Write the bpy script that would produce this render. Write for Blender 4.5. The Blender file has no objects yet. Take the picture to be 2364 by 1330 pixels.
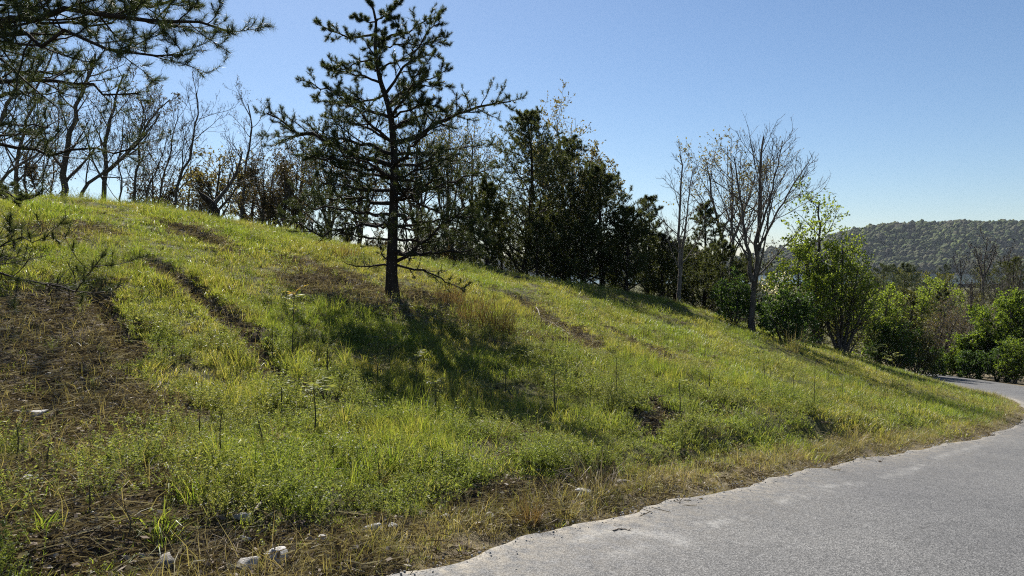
import bpy, bmesh, math
import numpy as np
from mathutils import Vector

# ------------------------------------------------------------------ camera, light, exposure
scene = bpy.context.scene
COL = scene.collection
FPX, HOR = 1688.0, 608.0                      # focal length in photo pixels, horizon row
PITCH = math.atan((665 - HOR) / FPX)
EYE = np.array([0.0, 0.0, 1.6])
cam_data = bpy.data.cameras.new('camera')
cam_data.sensor_width = 36.0
cam_data.lens = 36.0 * FPX / 2364.0
cam_data.clip_start = 0.05
cam_data.clip_end = 20000.0
cam = bpy.data.objects.new('camera', cam_data)
cam.location = EYE
cam.rotation_euler = (math.pi / 2 - PITCH, 0, 0)
COL.objects.link(cam)
scene.camera = cam

SUN_AZ, SUN_EL = -19.0, 43.0                   # degrees: azimuth from +Y towards +X, elevation
world = bpy.data.worlds.new('World')
scene.world = world
world.use_nodes = True
wn = world.node_tree.nodes
wl = world.node_tree.links
sky = wn.new('ShaderNodeTexSky')
sky.sky_type = 'NISHITA'
sky.sun_disc = False
sky.sun_elevation = math.radians(SUN_EL)
sky.sun_rotation = math.radians(SUN_AZ)
sky.altitude = 200.0
sky.air_density = 1.0
sky.dust_density = 0.32
sky.ozone_density = 5.0
wn['Background'].inputs['Strength'].default_value = 0.05
wl.new(sky.outputs[0], wn['Background'].inputs['Color'])

sl = bpy.data.lights.new('sun', 'SUN')
sl.energy = 5.0
sl.angle = math.radians(0.53)
sl.color = (1.0, 0.955, 0.885)
sun = bpy.data.objects.new('sun', sl)
sa, se = math.radians(SUN_AZ), math.radians(SUN_EL)
SUNV = Vector((math.sin(sa) * math.cos(se), math.cos(sa) * math.cos(se), math.sin(se)))
sun.rotation_euler = (-SUNV).to_track_quat('-Z', 'Y').to_euler()
sun.location = (0, 0, 30)
COL.objects.link(sun)

scene.view_settings.view_transform = 'Standard'
scene.view_settings.look = 'None'
scene.view_settings.exposure = 1.12
scene.view_settings.gamma = 1.0
scene.cycles.max_bounces = 8
scene.cycles.transparent_max_bounces = 8
scene.cycles.use_denoising = False          # keeps the grass crisp; what grain is left reads as sensor noise
scene.cycles.sample_clamp_indirect = 2.5
scene.cycles.volume_bounces = 0
scene.cycles.filter_width = 1.1

# ------------------------------------------------------------------ small helpers
def rng_(s): return np.random.default_rng(s)
def nrm(v): return v / np.maximum(np.linalg.norm(v, axis=-1, keepdims=True), 1e-9)
def sstep(a, b, x):
    t = np.clip((x - a) / (b - a), 0, 1); return t * t * (3 - 2 * t)

def ray(px, py):
    a = (px - 1182) / FPX; b = (665 - py) / FPX
    return np.array([a, math.cos(PITCH) + b * math.sin(PITCH), -math.sin(PITCH) + b * math.cos(PITCH)])
def at(px, py, D):
    r = ray(px, py); return EYE + r * (D / r[1])

_LAT = rng_(11).random((256, 256))
def vnoise(x, y, s, seed=0):
    x = np.asarray(x, float) * s + seed * 17.31; y = np.asarray(y, float) * s + seed * 9.77
    xi = np.floor(x).astype(int); yi = np.floor(y).astype(int)
    fx = x - xi; fy = y - yi
    fx = fx * fx * (3 - 2 * fx); fy = fy * fy * (3 - 2 * fy)
    g = lambda i, j: _LAT[i % 256, j % 256]
    return (g(xi, yi) * (1 - fx) + g(xi + 1, yi) * fx) * (1 - fy) + (g(xi, yi + 1) * (1 - fx) + g(xi + 1, yi + 1) * fx) * fy

def mesh_np(name, verts, tris=None, quads=None, smooth=False, attrs=None):
    me = bpy.data.meshes.new(name)
    verts = np.ascontiguousarray(verts, dtype=np.float32).reshape(-1, 3)
    t = np.zeros((0, 3), np.int32) if tris is None else np.asarray(tris, np.int32).reshape(-1, 3)
    q = np.zeros((0, 4), np.int32) if quads is None else np.asarray(quads, np.int32).reshape(-1, 4)
    me.vertices.add(len(verts)); me.vertices.foreach_set('co', verts.ravel())
    nl = t.size + q.size; me.loops.add(nl)
    me.loops.foreach_set('vertex_index', np.concatenate([t.ravel(), q.ravel()]).astype(np.int32))
    npol = len(t) + len(q); me.polygons.add(npol)
    starts = np.concatenate([np.arange(len(t)) * 3, t.size + np.arange(len(q)) * 4]).astype(np.int32)
    me.polygons.foreach_set('loop_start', starts)
    if smooth: me.polygons.foreach_set('use_smooth', np.ones(npol, bool))
    if attrs:
        for k, v in attrs.items():
            a = me.attributes.new(k, 'FLOAT', 'POINT'); a.data.foreach_set('value', np.asarray(v, np.float32).ravel())
    me.update(calc_edges=True)
    return me

class Buf:
    def __init__(s): s.v = []; s.t = []; s.q = []; s.n = 0
    def add(s, v, t=None, q=None):
        v = np.asarray(v, float).reshape(-1, 3)
        if t is not None and len(t): s.t.append(np.asarray(t).reshape(-1, 3) + s.n)
        if q is not None and len(q): s.q.append(np.asarray(q).reshape(-1, 4) + s.n)
        s.v.append(v); s.n += len(v)
    def mesh(s, name, smooth=False):
        return mesh_np(name, np.concatenate(s.v), np.concatenate(s.t) if s.t else None,
                       np.concatenate(s.q) if s.q else None, smooth)

def link(name, me, mat=None, parent=None, loc=None):
    o = bpy.data.objects.new(name, me)
    if mat is not None and me is not None and len(me.materials) == 0: me.materials.append(mat)
    COL.objects.link(o)
    if parent is not None: o.parent = parent
    if loc is not None: o.location = loc
    return o
def tag(o, label=None, cat=None, group=None, kind=None):
    if label: o['label'] = label
    if cat: o['category'] = cat
    if group: o['group'] = group
    if kind: o['kind'] = kind
    return o
def thing(name, loc, label, cat, group=None):
    o = bpy.data.objects.new(name, None); COL.objects.link(o)
    o.location = loc; o.empty_display_size = 0.2
    return tag(o, label, cat, group)

# ------------------------------------------------------------------ materials
def new_mat(name):
    m = bpy.data.materials.new(name); m.use_nodes = True
    nt = m.node_tree; nt.nodes.clear()
    out = nt.nodes.new('ShaderNodeOutputMaterial')
    return m, nt, out
def ramp(nt, fac, stops):
    r = nt.nodes.new('ShaderNodeValToRGB')
    e = r.color_ramp.elements
    while len(e) < len(stops): e.new(0.5)
    for i, (p, c) in enumerate(stops):
        e[i].position = p; e[i].color = (c[0], c[1], c[2], 1)
    nt.links.new(fac, r.inputs[0]); return r.outputs[0]
def math_n(nt, op, a, b=None):
    n = nt.nodes.new('ShaderNodeMath'); n.operation = op
    for i, x in enumerate((a, b)):
        if x is None: continue
        if isinstance(x, (int, float)): n.inputs[i].default_value = x
        else: nt.links.new(x, n.inputs[i])
    return n.outputs[0]
def noise_n(nt, scale, detail=3.0, vec=None, rough=0.55):
    n = nt.nodes.new('ShaderNodeTexNoise'); n.inputs['Scale'].default_value = scale
    n.inputs['Detail'].default_value = detail; n.inputs['Roughness'].default_value = rough
    if vec is not None: nt.links.new(vec, n.inputs['Vector'])
    return n.outputs['Fac']
def mix_c(nt, fac, a, b, mode='MIX'):
    n = nt.nodes.new('ShaderNodeMix'); n.data_type = 'RGBA'; n.blend_type = mode
    for sock, x in ((n.inputs[0], fac), (n.inputs[6], a), (n.inputs[7], b)):
        if isinstance(x, (int, float)): sock.default_value = x
        elif isinstance(x, tuple): sock.default_value = (x[0], x[1], x[2], 1)
        else: nt.links.new(x, sock)
    return n.outputs[2]

def leaf_mat(name, cols, transl=0.4, patch=None, rough=0.55, spec=0.25, pscale=0.35):
    """cols: leaf-to-leaf colours; patch: second set mixed in by world-space patches"""
    m, nt, out = new_mat(name)
    geo = nt.nodes.new('ShaderNodeNewGeometry'); oi = nt.nodes.new('ShaderNodeObjectInfo')
    r = math_n(nt, 'FRACT', math_n(nt, 'ADD', geo.outputs['Random Per Island'], oi.outputs['Random']))
    stops = [(i / max(1, len(cols) - 1), c) for i, c in enumerate(cols)]
    c = ramp(nt, r, stops)
    if patch:
        c2 = ramp(nt, r, [(i / max(1, len(patch) - 1), k) for i, k in enumerate(patch)])
        f = noise_n(nt, pscale, 3.0, geo.outputs['Position'])
        f = ramp(nt, f, [(0.42, (0, 0, 0)), (0.60, (1, 1, 1))])
        c = mix_c(nt, f, c, c2)
    p = nt.nodes.new('ShaderNodeBsdfPrincipled')
    p.inputs['Roughness'].default_value = rough
    p.inputs['Specular IOR Level'].default_value = spec
    nt.links.new(c, p.inputs['Base Color'])
    tr = nt.nodes.new('ShaderNodeBsdfTranslucent')
    nt.links.new(mix_c(nt, 1.0, c, (1.54, 1.46, 0.66), 'MULTIPLY'), tr.inputs['Color'])
    mx = nt.nodes.new('ShaderNodeMixShader'); mx.inputs[0].default_value = transl
    nt.links.new(p.outputs[0], mx.inputs[1]); nt.links.new(tr.outputs[0], mx.inputs[2])
    nt.links.new(mx.outputs[0], out.inputs['Surface'])
    return m

def bark_mat(name, c1, c2, scale=9.0, bump=0.5):
    m, nt, out = new_mat(name)
    tc = nt.nodes.new('ShaderNodeTexCoord'); mp = nt.nodes.new('ShaderNodeMapping')
    mp.inputs['Scale'].default_value = (1, 1, 0.25)
    nt.links.new(tc.outputs['Object'], mp.inputs['Vector'])
    f = noise_n(nt, scale, 5.0, mp.outputs[0], 0.65)
    f2 = noise_n(nt, scale * 5, 3.0, mp.outputs[0], 0.6)
    c = ramp(nt, math_n(nt, 'ADD', math_n(nt, 'MULTIPLY', f, 0.65), math_n(nt, 'MULTIPLY', f2, 0.35)),
             [(0.34, c1), (0.66, c2)])
    p = nt.nodes.new('ShaderNodeBsdfPrincipled'); p.inputs['Roughness'].default_value = 0.9
    p.inputs['Specular IOR Level'].default_value = 0.15
    nt.links.new(c, p.inputs['Base Color'])
    b = nt.nodes.new('ShaderNodeBump'); b.inputs['Strength'].default_value = bump; b.inputs['Distance'].default_value = 0.03
    nt.links.new(f, b.inputs['Height']); nt.links.new(b.outputs[0], p.inputs['Normal'])
    nt.links.new(p.outputs[0], out.inputs['Surface'])
    return m

def ground_mat():
    m, nt, out = new_mat('ground_soil')
    geo = nt.nodes.new('ShaderNodeNewGeometry'); pos = geo.outputs['Position']
    at_ = nt.nodes.new('ShaderNodeAttribute'); at_.attribute_name = 'soil'
    av = nt.nodes.new('ShaderNodeAttribute'); av.attribute_name = 'straw'
    n1 = noise_n(nt, 2.2, 6.0, pos, 0.65); n2 = noise_n(nt, 24.0, 5.0, pos, 0.7)
    nn = math_n(nt, 'ADD', math_n(nt, 'MULTIPLY', n1, 0.5), math_n(nt, 'MULTIPLY', n2, 0.5))
    turf = ramp(nt, nn, [(0.33, (0.030, 0.033, 0.013)), (0.5, (0.075, 0.075, 0.030)), (0.68, (0.15, 0.125, 0.06))])
    soil = ramp(nt, nn, [(0.33, (0.020, 0.015, 0.012)), (0.5, (0.066, 0.051, 0.038)), (0.68, (0.17, 0.135, 0.105))])
    straw = ramp(nt, nn, [(0.33, (0.055, 0.042, 0.026)), (0.5, (0.13, 0.105, 0.065)), (0.68, (0.26, 0.22, 0.145))])
    c = mix_c(nt, at_.outputs['Fac'], turf, soil)
    c = mix_c(nt, av.outputs['Fac'], c, straw)
    p = nt.nodes.new('ShaderNodeBsdfPrincipled'); p.inputs['Roughness'].default_value = 0.95
    p.inputs['Specular IOR Level'].default_value = 0.1
    nt.links.new(c, p.inputs['Base Color'])
    b = nt.nodes.new('ShaderNodeBump'); b.inputs['Strength'].default_value = 0.8; b.inputs['Distance'].default_value = 0.05
    nt.links.new(noise_n(nt, 14.0, 6.0, pos, 0.7), b.inputs['Height']); nt.links.new(b.outputs[0], p.inputs['Normal'])
    nt.links.new(p.outputs[0], out.inputs['Surface'])
    return m

def asphalt_mat():
    m, nt, out = new_mat('asphalt')
    geo = nt.nodes.new('ShaderNodeNewGeometry'); pos = geo.outputs['Position']
    ac = nt.nodes.new('ShaderNodeAttribute'); ac.attribute_name = 'chalk'
    ad = nt.nodes.new('ShaderNodeAttribute'); ad.attribute_name = 'dust'
    vo = nt.nodes.new('ShaderNodeTexVoronoi'); vo.inputs['Scale'].default_value = 105.0
    nt.links.new(pos, vo.inputs['Vector'])
    bw = nt.nodes.new('ShaderNodeRGBToBW'); nt.links.new(vo.outputs['Color'], bw.inputs[0])
    base = ramp(nt, bw.outputs[0], [(0.15, (0.034, 0.034, 0.035)), (0.5, (0.084, 0.083, 0.081)), (0.85, (0.18, 0.177, 0.172))])
    n1 = noise_n(nt, 0.55, 5.0, pos, 0.6); n3 = noise_n(nt, 7.0, 5.0, pos, 0.65)
    base = mix_c(nt, 0.55, base, ramp(nt, n1, [(0.35, (0.62, 0.62, 0.63)), (0.65, (1.18, 1.17, 1.14))]), 'MULTIPLY')
    base = mix_c(nt, 0.35, base, ramp(nt, n3, [(0.35, (0.6, 0.6, 0.6)), (0.65, (1.2, 1.2, 1.2))]), 'MULTIPLY')
    nw = nt.nodes.new('ShaderNodeTexNoise'); nw.inputs['Scale'].default_value = 1.6; nw.inputs['Detail'].default_value = 4.0; nt.links.new(pos, nw.inputs['Vector'])
    wp = nt.nodes.new('ShaderNodeVectorMath'); wp.operation = 'MULTIPLY_ADD'; wp.inputs[1].default_value = (0.9, 0.9, 0.0)
    nt.links.new(nw.outputs['Color'], wp.inputs[0]); nt.links.new(pos, wp.inputs[2])
    vc = nt.nodes.new('ShaderNodeTexVoronoi'); vc.feature = 'DISTANCE_TO_EDGE'; vc.inputs['Scale'].default_value = 0.42; nt.links.new(wp.outputs[0], vc.inputs['Vector'])
    crk = ramp(nt, vc.outputs['Distance'], [(0.0, (1, 1, 1)), (0.007, (0, 0, 0))])
    crk = math_n(nt, 'MULTIPLY', crk, ramp(nt, noise_n(nt, 0.7, 2.0, pos), [(0.5, (0, 0, 0)), (0.58, (1, 1, 1))]))
    base = mix_c(nt, math_n(nt, 'MULTIPLY', crk, 0.7), base, (0.03, 0.028, 0.025))
    base = mix_c(nt, ramp(nt, noise_n(nt, 0.28, 3.0, pos), [(0.5, (0, 0, 0)), (0.62, (1, 1, 1))]), base, mix_c(nt, 1.0, base, (0.82, 0.82, 0.84), 'MULTIPLY'))
    # worn white scuffs
    sc = math_n(nt, 'MULTIPLY', ac.outputs['Fac'], ramp(nt, noise_n(nt, 30.0, 4.0, pos, 0.7), [(0.36, (0, 0, 0)), (0.56, (1, 1, 1))]))
    base = mix_c(nt, sc, base, (0.27, 0.265, 0.25))
    du = math_n(nt, 'MULTIPLY', ad.outputs['Fac'], ramp(nt, noise_n(nt, 9.0, 6.0, pos, 0.75), [(0.40, (0, 0, 0)), (0.60, (1, 1, 1))]))
    base = mix_c(nt, du, base, ramp(nt, noise_n(nt, 60.0, 3.0, pos), [(0.3, (0.12, 0.095, 0.06)), (0.7, (0.36, 0.32, 0.25))]))
    p = nt.nodes.new('ShaderNodeBsdfPrincipled'); p.inputs['Roughness'].default_value = 0.75
    p.inputs['Specular IOR Level'].default_value = 0.35
    nt.links.new(base, p.inputs['Base Color'])
    b = nt.nodes.new('ShaderNodeBump'); b.inputs['Strength'].default_value = 0.6; b.inputs['Distance'].default_value = 0.006
    nt.links.new(vo.outputs['Distance'], b.inputs['Height']); nt.links.new(b.outputs[0], p.inputs['Normal'])
    nt.links.new(p.outputs[0], out.inputs['Surface'])
    return m

def plain_mat(name, c1, c2, scale=6.0, rough=0.85, bump=0.4, dist=0.02):
    m, nt, out = new_mat(name)
    tc = nt.nodes.new('ShaderNodeTexCoord')
    f = noise_n(nt, scale, 6.0, tc.outputs['Object'], 0.65)
    c = ramp(nt, f, [(0.33, c1), (0.67, c2)])
    p = nt.nodes.new('ShaderNodeBsdfPrincipled'); p.inputs['Roughness'].default_value = rough
    p.inputs['Specular IOR Level'].default_value = 0.25
    nt.links.new(c, p.inputs['Base Color'])
    b = nt.nodes.new('ShaderNodeBump'); b.inputs['Strength'].default_value = bump; b.inputs['Distance'].default_value = dist
    nt.links.new(f, b.inputs['Height']); nt.links.new(b.outputs[0], p.inputs['Normal'])
    nt.links.new(p.outputs[0], out.inputs['Surface'])
    return m

M = {}
M['ground'] = ground_mat()
M['asphalt'] = asphalt_mat()
M['pine_bark'] = bark_mat('pine_bark', (0.014, 0.011, 0.009), (0.060, 0.046, 0.036), 11.0, 0.9)
M['bark'] = bark_mat('grey_bark', (0.040, 0.034, 0.028), (0.135, 0.115, 0.095), 10.0, 0.6)
M['bark_pale'] = bark_mat('pale_bark', (0.075, 0.064, 0.052), (0.20, 0.175, 0.15), 10.0, 0.5)
M['needle'] = leaf_mat('pine_needles', [(0.026, 0.040, 0.016), (0.050, 0.068, 0.026), (0.090, 0.105, 0.042)], 0.28, rough=0.5)
M['needle_olive'] = leaf_mat('olive_pine_needles', [(0.035, 0.048, 0.014), (0.062, 0.075, 0.022), (0.098, 0.105, 0.036)], 0.3, rough=0.5)
M['cedar'] = leaf_mat('cedar_needles', [(0.030, 0.044, 0.018), (0.060, 0.076, 0.028), (0.110, 0.118, 0.048)], 0.36, rough=0.5)
M['leaf_green'] = leaf_mat('spring_green_leaves', [(0.062, 0.100, 0.018), (0.105, 0.155, 0.026), (0.150, 0.200, 0.042)], 0.52)
M['leaf_bright'] = leaf_mat('bright_green_leaves', [(0.105, 0.150, 0.026), (0.155, 0.210, 0.036), (0.215, 0.265, 0.065)], 0.58)
M['leaf_deep'] = leaf_mat('deep_green_leaves', [(0.026, 0.055, 0.016), (0.048, 0.090, 0.022), (0.082, 0.130, 0.034)], 0.42)
M['leaf_tawny'] = leaf_mat('tawny_young_leaves', [(0.100, 0.080, 0.040), (0.150, 0.125, 0.060), (0.175, 0.165, 0.078)], 0.4)
M['leaf_bronze'] = leaf_mat('bronze_leaves', [(0.075, 0.052, 0.034), (0.110, 0.082, 0.048), (0.125, 0.110, 0.055)], 0.35)
M['leaf_olive'] = leaf_mat('olive_leaves', [(0.055, 0.062, 0.020), (0.090, 0.095, 0.028), (0.125, 0.125, 0.045)], 0.4)
M['bud'] = leaf_mat('leaf_buds', [(0.045, 0.035, 0.022), (0.085, 0.060, 0.034), (0.085, 0.085, 0.035)], 0.3)
M['blossom'] = leaf_mat('white_blossom', [(0.60, 0.57, 0.52), (0.74, 0.72, 0.68), (0.80, 0.79, 0.75)], 0.35)
GR1 = [(0.077, 0.127, 0.022), (0.132, 0.193, 0.033), (0.187, 0.237, 0.046), (0.253, 0.259, 0.088)]
GR2 = [(0.127, 0.154, 0.031), (0.193, 0.215, 0.046), (0.259, 0.248, 0.077), (0.352, 0.292, 0.143)]
M['grass'] = leaf_mat('grass_blades', GR1, 0.5, GR2, rough=0.45, spec=0.38)
M['weed'] = leaf_mat('weed_leaves', [(0.065, 0.095, 0.026), (0.130, 0.170, 0.046), (0.215, 0.245, 0.095)], 0.5,
                     [(0.070, 0.092, 0.030), (0.145, 0.165, 0.058), (0.235, 0.235, 0.115)], rough=0.5, spec=0.16, pscale=0.8)
M['straw'] = leaf_mat('dry_straw', [(0.165, 0.130, 0.075), (0.27, 0.215, 0.13), (0.37, 0.31, 0.21), (0.17, 0.175, 0.06)], 0.32,
                      [(0.12, 0.135, 0.040), (0.20, 0.185, 0.07), (0.30, 0.25, 0.14)], pscale=1.2)
M['litter'] = leaf_mat('dead_leaf_litter', [(0.050, 0.040, 0.031), (0.115, 0.090, 0.068), (0.19, 0.155, 0.12), (0.38, 0.34, 0.285)], 0.15, rough=0.95, spec=0.03)
M['red_straw'] = leaf_mat('rusty_dry_grass', [(0.085, 0.055, 0.030), (0.15, 0.095, 0.050), (0.21, 0.155, 0.085)], 0.3)
M['twig'] = plain_mat('dead_twigs', (0.10, 0.078, 0.058), (0.30, 0.255, 0.205), 14.0)
M['stalk'] = plain_mat('sapling_stalk', (0.035, 0.034, 0.018), (0.095, 0.085, 0.045), 20.0)
M['stone'] = plain_mat('limestone', (0.20, 0.19, 0.175), (0.52, 0.505, 0.475), 9.0, 0.8, 0.7, 0.02)
M['stone_dark'] = plain_mat('dirty_stone', (0.085, 0.075, 0.062), (0.30, 0.28, 0.25), 8.0, 0.85, 0.7, 0.02)
M['clod'] = plain_mat('soil_clod', (0.030, 0.021, 0.015), (0.115, 0.082, 0.056), 16.0, 0.95, 0.9, 0.02)
M['hill_tree'] = leaf_mat('hillside_crowns', [(0.050, 0.050, 0.032), (0.088, 0.104, 0.040), (0.040, 0.062, 0.024),
                          (0.118, 0.140, 0.045), (0.028, 0.044, 0.019), (0.078, 0.074, 0.048), (0.066, 0.090, 0.032)], 0.1, [(0.045, 0.040, 0.032), (0.055, 0.068, 0.028), (0.075, 0.066, 0.046), (0.036, 0.052, 0.020)], pscale=0.012, rough=0.9, spec=0.05)
M['hill_ground'] = plain_mat('forest_floor', (0.035, 0.032, 0.026), (0.075, 0.066, 0.052), 0.05, 0.95, 0.1)

def water_mat():
    m, nt, out = new_mat('lake_water')
    geo = nt.nodes.new('ShaderNodeNewGeometry')
    p = nt.nodes.new('ShaderNodeBsdfPrincipled'); p.inputs['Base Color'].default_value = (0.03, 0.05, 0.06, 1)
    p.inputs['Roughness'].default_value = 0.12
    b = nt.nodes.new('ShaderNodeBump'); b.inputs['Strength'].default_value = 0.4; b.inputs['Distance'].default_value = 0.3
    nt.links.new(noise_n(nt, 0.4, 3.0, geo.outputs['Position']), b.inputs['Height']); nt.links.new(b.outputs[0], p.inputs['Normal'])
    nt.links.new(p.outputs[0], out.inputs['Surface'])
    return m
M['water'] = water_mat()

# ------------------------------------------------------------------ terrain function
GRADE = 0.075
ROAD_W = 5.0
def road_z(x, y):
    r = np.hypot(x, y)
    return np.where(r < 60, -GRADE * (x + y), -GRADE * (x + y) * 60 / np.maximum(r, 1))
def road_hit(px, py):
    r = ray(px, py); t = -1.6 / (r[2] + GRADE * (r[0] + r[1])); return EYE + t * r
def catmull(P, per):
    P = np.asarray(P, float); Q = np.vstack([2 * P[0] - P[1], P, 2 * P[-1] - P[-2]]); out = []
    for i in range(1, len(Q) - 2):
        t = np.linspace(0, 1, per, endpoint=False)[:, None]
        a, b, c, d = Q[i - 1], Q[i], Q[i + 1], Q[i + 2]
        out.append(0.5 * (2 * b + (c - a) * t + (2 * a - 5 * b + 4 * c - d) * t**2 + (3 * b - a - 3 * c + d) * t**3))
    return np.vstack(out + [P[-1:]])
_e = [road_hit(*q)[:2] for q in [(1000, 1330), (1480, 1190), (1900, 1085), (2364, 985), (2364, 930), (2280, 906), (2180, 884)]]
_d = nrm(_e[1] - _e[0])
EDGE_K = [_e[0] - _d * 26, _e[0] - _d * 12, _e[0] - _d * 4] + _e + [_e[-1] + np.array([1.6, 7.0]), _e[-1] + np.array([1.5, 15.0]), _e[-1] + np.array([-1.5, 25.0])]
EDGE = catmull(EDGE_K, 8)
def edge_dist(x, y, full=False):
    """signed distance to the road's left edge (positive on the bank side)"""
    x = np.asarray(x, float).ravel(); y = np.asarray(y, float).ravel()
    best = np.full(x.shape, 1e9); sg = np.ones(x.shape); arc = np.zeros(x.shape); s0 = 0.0
    for a, b in zip(EDGE[:-1], EDGE[1:]):
        d = b - a; L = np.linalg.norm(d)
        t = np.clip(((x - a[0]) * d[0] + (y - a[1]) * d[1]) / (L * L), 0, 1)
        dx = x - a[0] - t * d[0]; dy = y - a[1] - t * d[1]; dd = np.hypot(dx, dy)
        m = dd < best
        best = np.where(m, dd, best); sg = np.where(m, np.sign(d[0] * dy - d[1] * dx), sg); arc = np.where(m, s0 + t * L, arc)
        s0 += L
    return (best * sg, arc) if full else best * sg

CREST = [(-700, 400, 15), (-300, 425, 16), (0, 452, 17), (200, 468, 18.5), (350, 486, 19.5), (500, 508, 20.5), (640, 533, 21.5),
         (870, 576, 23), (1000, 602, 24), (1200, 636, 25.5), (1400, 670, 27), (1560, 703, 28), (1740, 757, 29), (1870, 797, 33), (2000, 832, 36), (2110, 866, 38)]
ctrl = []
for q in CREST:
    P = at(*q); ctrl.append(P)
    dr = np.array([P[0], P[1]]) / math.hypot(P[0], P[1])
    drop = (0.9, 2.6) if q[0] < 1500 else (0.9, 2.2)
    for k, dd in ((9, drop[0]), (22, drop[1])):
        ctrl.append(np.array([P[0] + dr[0] * k, P[1] + dr[1] * k, P[2] - dd]))
ctrl.append(at(905, 680, 16.5)); ctrl.append(at(1737, 767, 25.5)); ctrl.append(at(80, 970, 6.9)); ctrl.append(at(560, 770, 11.2))
ctrl.append(at(1450, 820, 14.5)); ctrl.append(at(250, 650, 11.5)); ctrl.append(at(1250, 720, 18.5))
for i in range(4, len(EDGE), 5):
    a = EDGE[i]; d = nrm(EDGE[min(i + 1, len(EDGE) - 1)] - EDGE[i - 1]); n = np.array([-d[1], d[0]])
    for u in (-11, -6, -2.5, 0, 0.9):
        p = a + n * u; ctrl.append(np.array([p[0], p[1], float(road_z(p[0], p[1])) + (0.02 if u > 0 else 0)]))
for p in [(45, 20), (50, 45), (30, 65), (5, 60), (-20, 60), (-40, 40), (-45, 15), (-40, -10), (40, -10)]:
    z = {(-40, 40): -1.0, (-45, 15): 1.5, (-40, -10): 1.0, (-20, 60): -3.0, (5, 60): -4.5}.get(p, -GRADE * (p[0] + p[1]))
    ctrl.append(np.array([p[0], p[1], z]))
ctrl = np.array(ctrl)
_SC = 20.0
def _tps_k(d2): return 0.5 * d2 * np.log(np.maximum(d2, 1e-12))
_n = len(ctrl); _X = ctrl[:, :2] / _SC
_K = _tps_k(((_X[:, None] - _X[None]) ** 2).sum(-1)) + np.eye(_n) * 0.0015
_A = np.zeros((_n + 3, _n + 3)); _A[:_n, :_n] = _K; _A[:_n, _n] = 1; _A[:_n, _n + 1:] = _X; _A[_n:, :_n] = _A[:_n, _n:].T
_W = np.linalg.solve(_A, np.concatenate([ctrl[:, 2], np.zeros(3)]))
def tps(x, y):
    X = np.stack([x, y], -1) / _SC; out = np.empty(len(X))
    for i in range(0, len(X), 20000):
        c = X[i:i + 20000]
        out[i:i + 20000] = _tps_k(((c[:, None] - _X[None]) ** 2).sum(-1)) @ _W[:_n] + _W[_n] + c @ _W[_n + 1:]
    return out

RUTS = []       # (polyline xy, half width, depth)
def base_height(x, y):
    x = np.asarray(x, float).ravel(); y = np.asarray(y, float).ravel()
    r = np.hypot(x, y)
    near = tps(np.clip(x, -60, 60), np.clip(y, -20, 75))
    far = -7.0 - np.clip(r - 60, 0, 600) * 0.0135 - 6.0 * sstep(560, 640, r) + 7.0 * sstep(1020, 1060, r) 
    near = far + (near - far) * (1 - sstep(45, 80, r))
    u, arc = edge_dist(x, y, True)
    rz = road_z(x, y)
    inroad = (u <= 0) & (u > -ROAD_W - 2.0)
    z = np.where(r < 75, np.where(u <= 0, np.where(inroad, rz - 0.05, rz - 0.05 + (near - rz + 0.05) * sstep(-ROAD_W - 2, -ROAD_W - 6, u)),
                                  rz - 0.05 * (1 - sstep(0.22, 0.5, u)) + (near - rz) * sstep(0.2, 1.1, u)), near)
    bank = sstep(0.7, 2.0, u) * (1 - sstep(35, 55, r))
    step = sstep(0.95, 1.35, u + 0.5 * (vnoise(x, y, 0.9, 3) - 0.5)) * (1 - sstep(2.2, 4.5, u)) * 0.20 * (0.35 + vnoise(x, y, 0.5, 4)) * (1 - sstep(14, 22, r))
    z = z + step + bank * (0.16 * (vnoise(x, y, 0.55, 1) - 0.5) + 0.085 * (vnoise(x, y, 1.7, 2) - 0.5))
    z = z + bank * 0.03 * (vnoise(x, y, 5.5, 5) - 0.5)
    return z, u
def seg_dist(x, y, P):
    best = np.full(np.shape(x), 1e9)
    for a, b in zip(P[:-1], P[1:]):
        d = b - a; t = np.clip(((x - a[0]) * d[0] + (y - a[1]) * d[1]) / (d @ d + 1e-9), 0, 1)
        best = np.minimum(best, np.hypot(x - a[0] - t * d[0], y - a[1] - t * d[1]))
    return best
def height(x, y):
    x = np.asarray(x, float).ravel(); y = np.asarray(y, float).ravel()
    z, u = base_height(x, y)
    for P, w, dp in RUTS:
        d = seg_dist(x, y, P) + 0.16 * (vnoise(x, y, 3.0, 7) - 0.5)
        z = z - dp * np.exp(-(d / w) ** 2) + 0.3 * dp * np.exp(-((d - 1.7 * w) / (0.6 * w)) ** 2)
    return z
def hz(x, y): return float(height(np.array([x]), np.array([y]))[0])
def ground_at(px, py):
    r = ray(px, py); t = np.concatenate([np.arange(2.0, 45, 0.02), np.arange(45, 200, 0.5)])
    P = EYE + t[:, None] * r; b = P[:, 2] < base_height(P[:, 0], P[:, 1])[0]
    i = int(np.argmax(b)) if b.any() else len(t) - 1
    return P[i]
def gpath(pts): return np.array([ground_at(*p)[:2] for p in pts])

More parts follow.
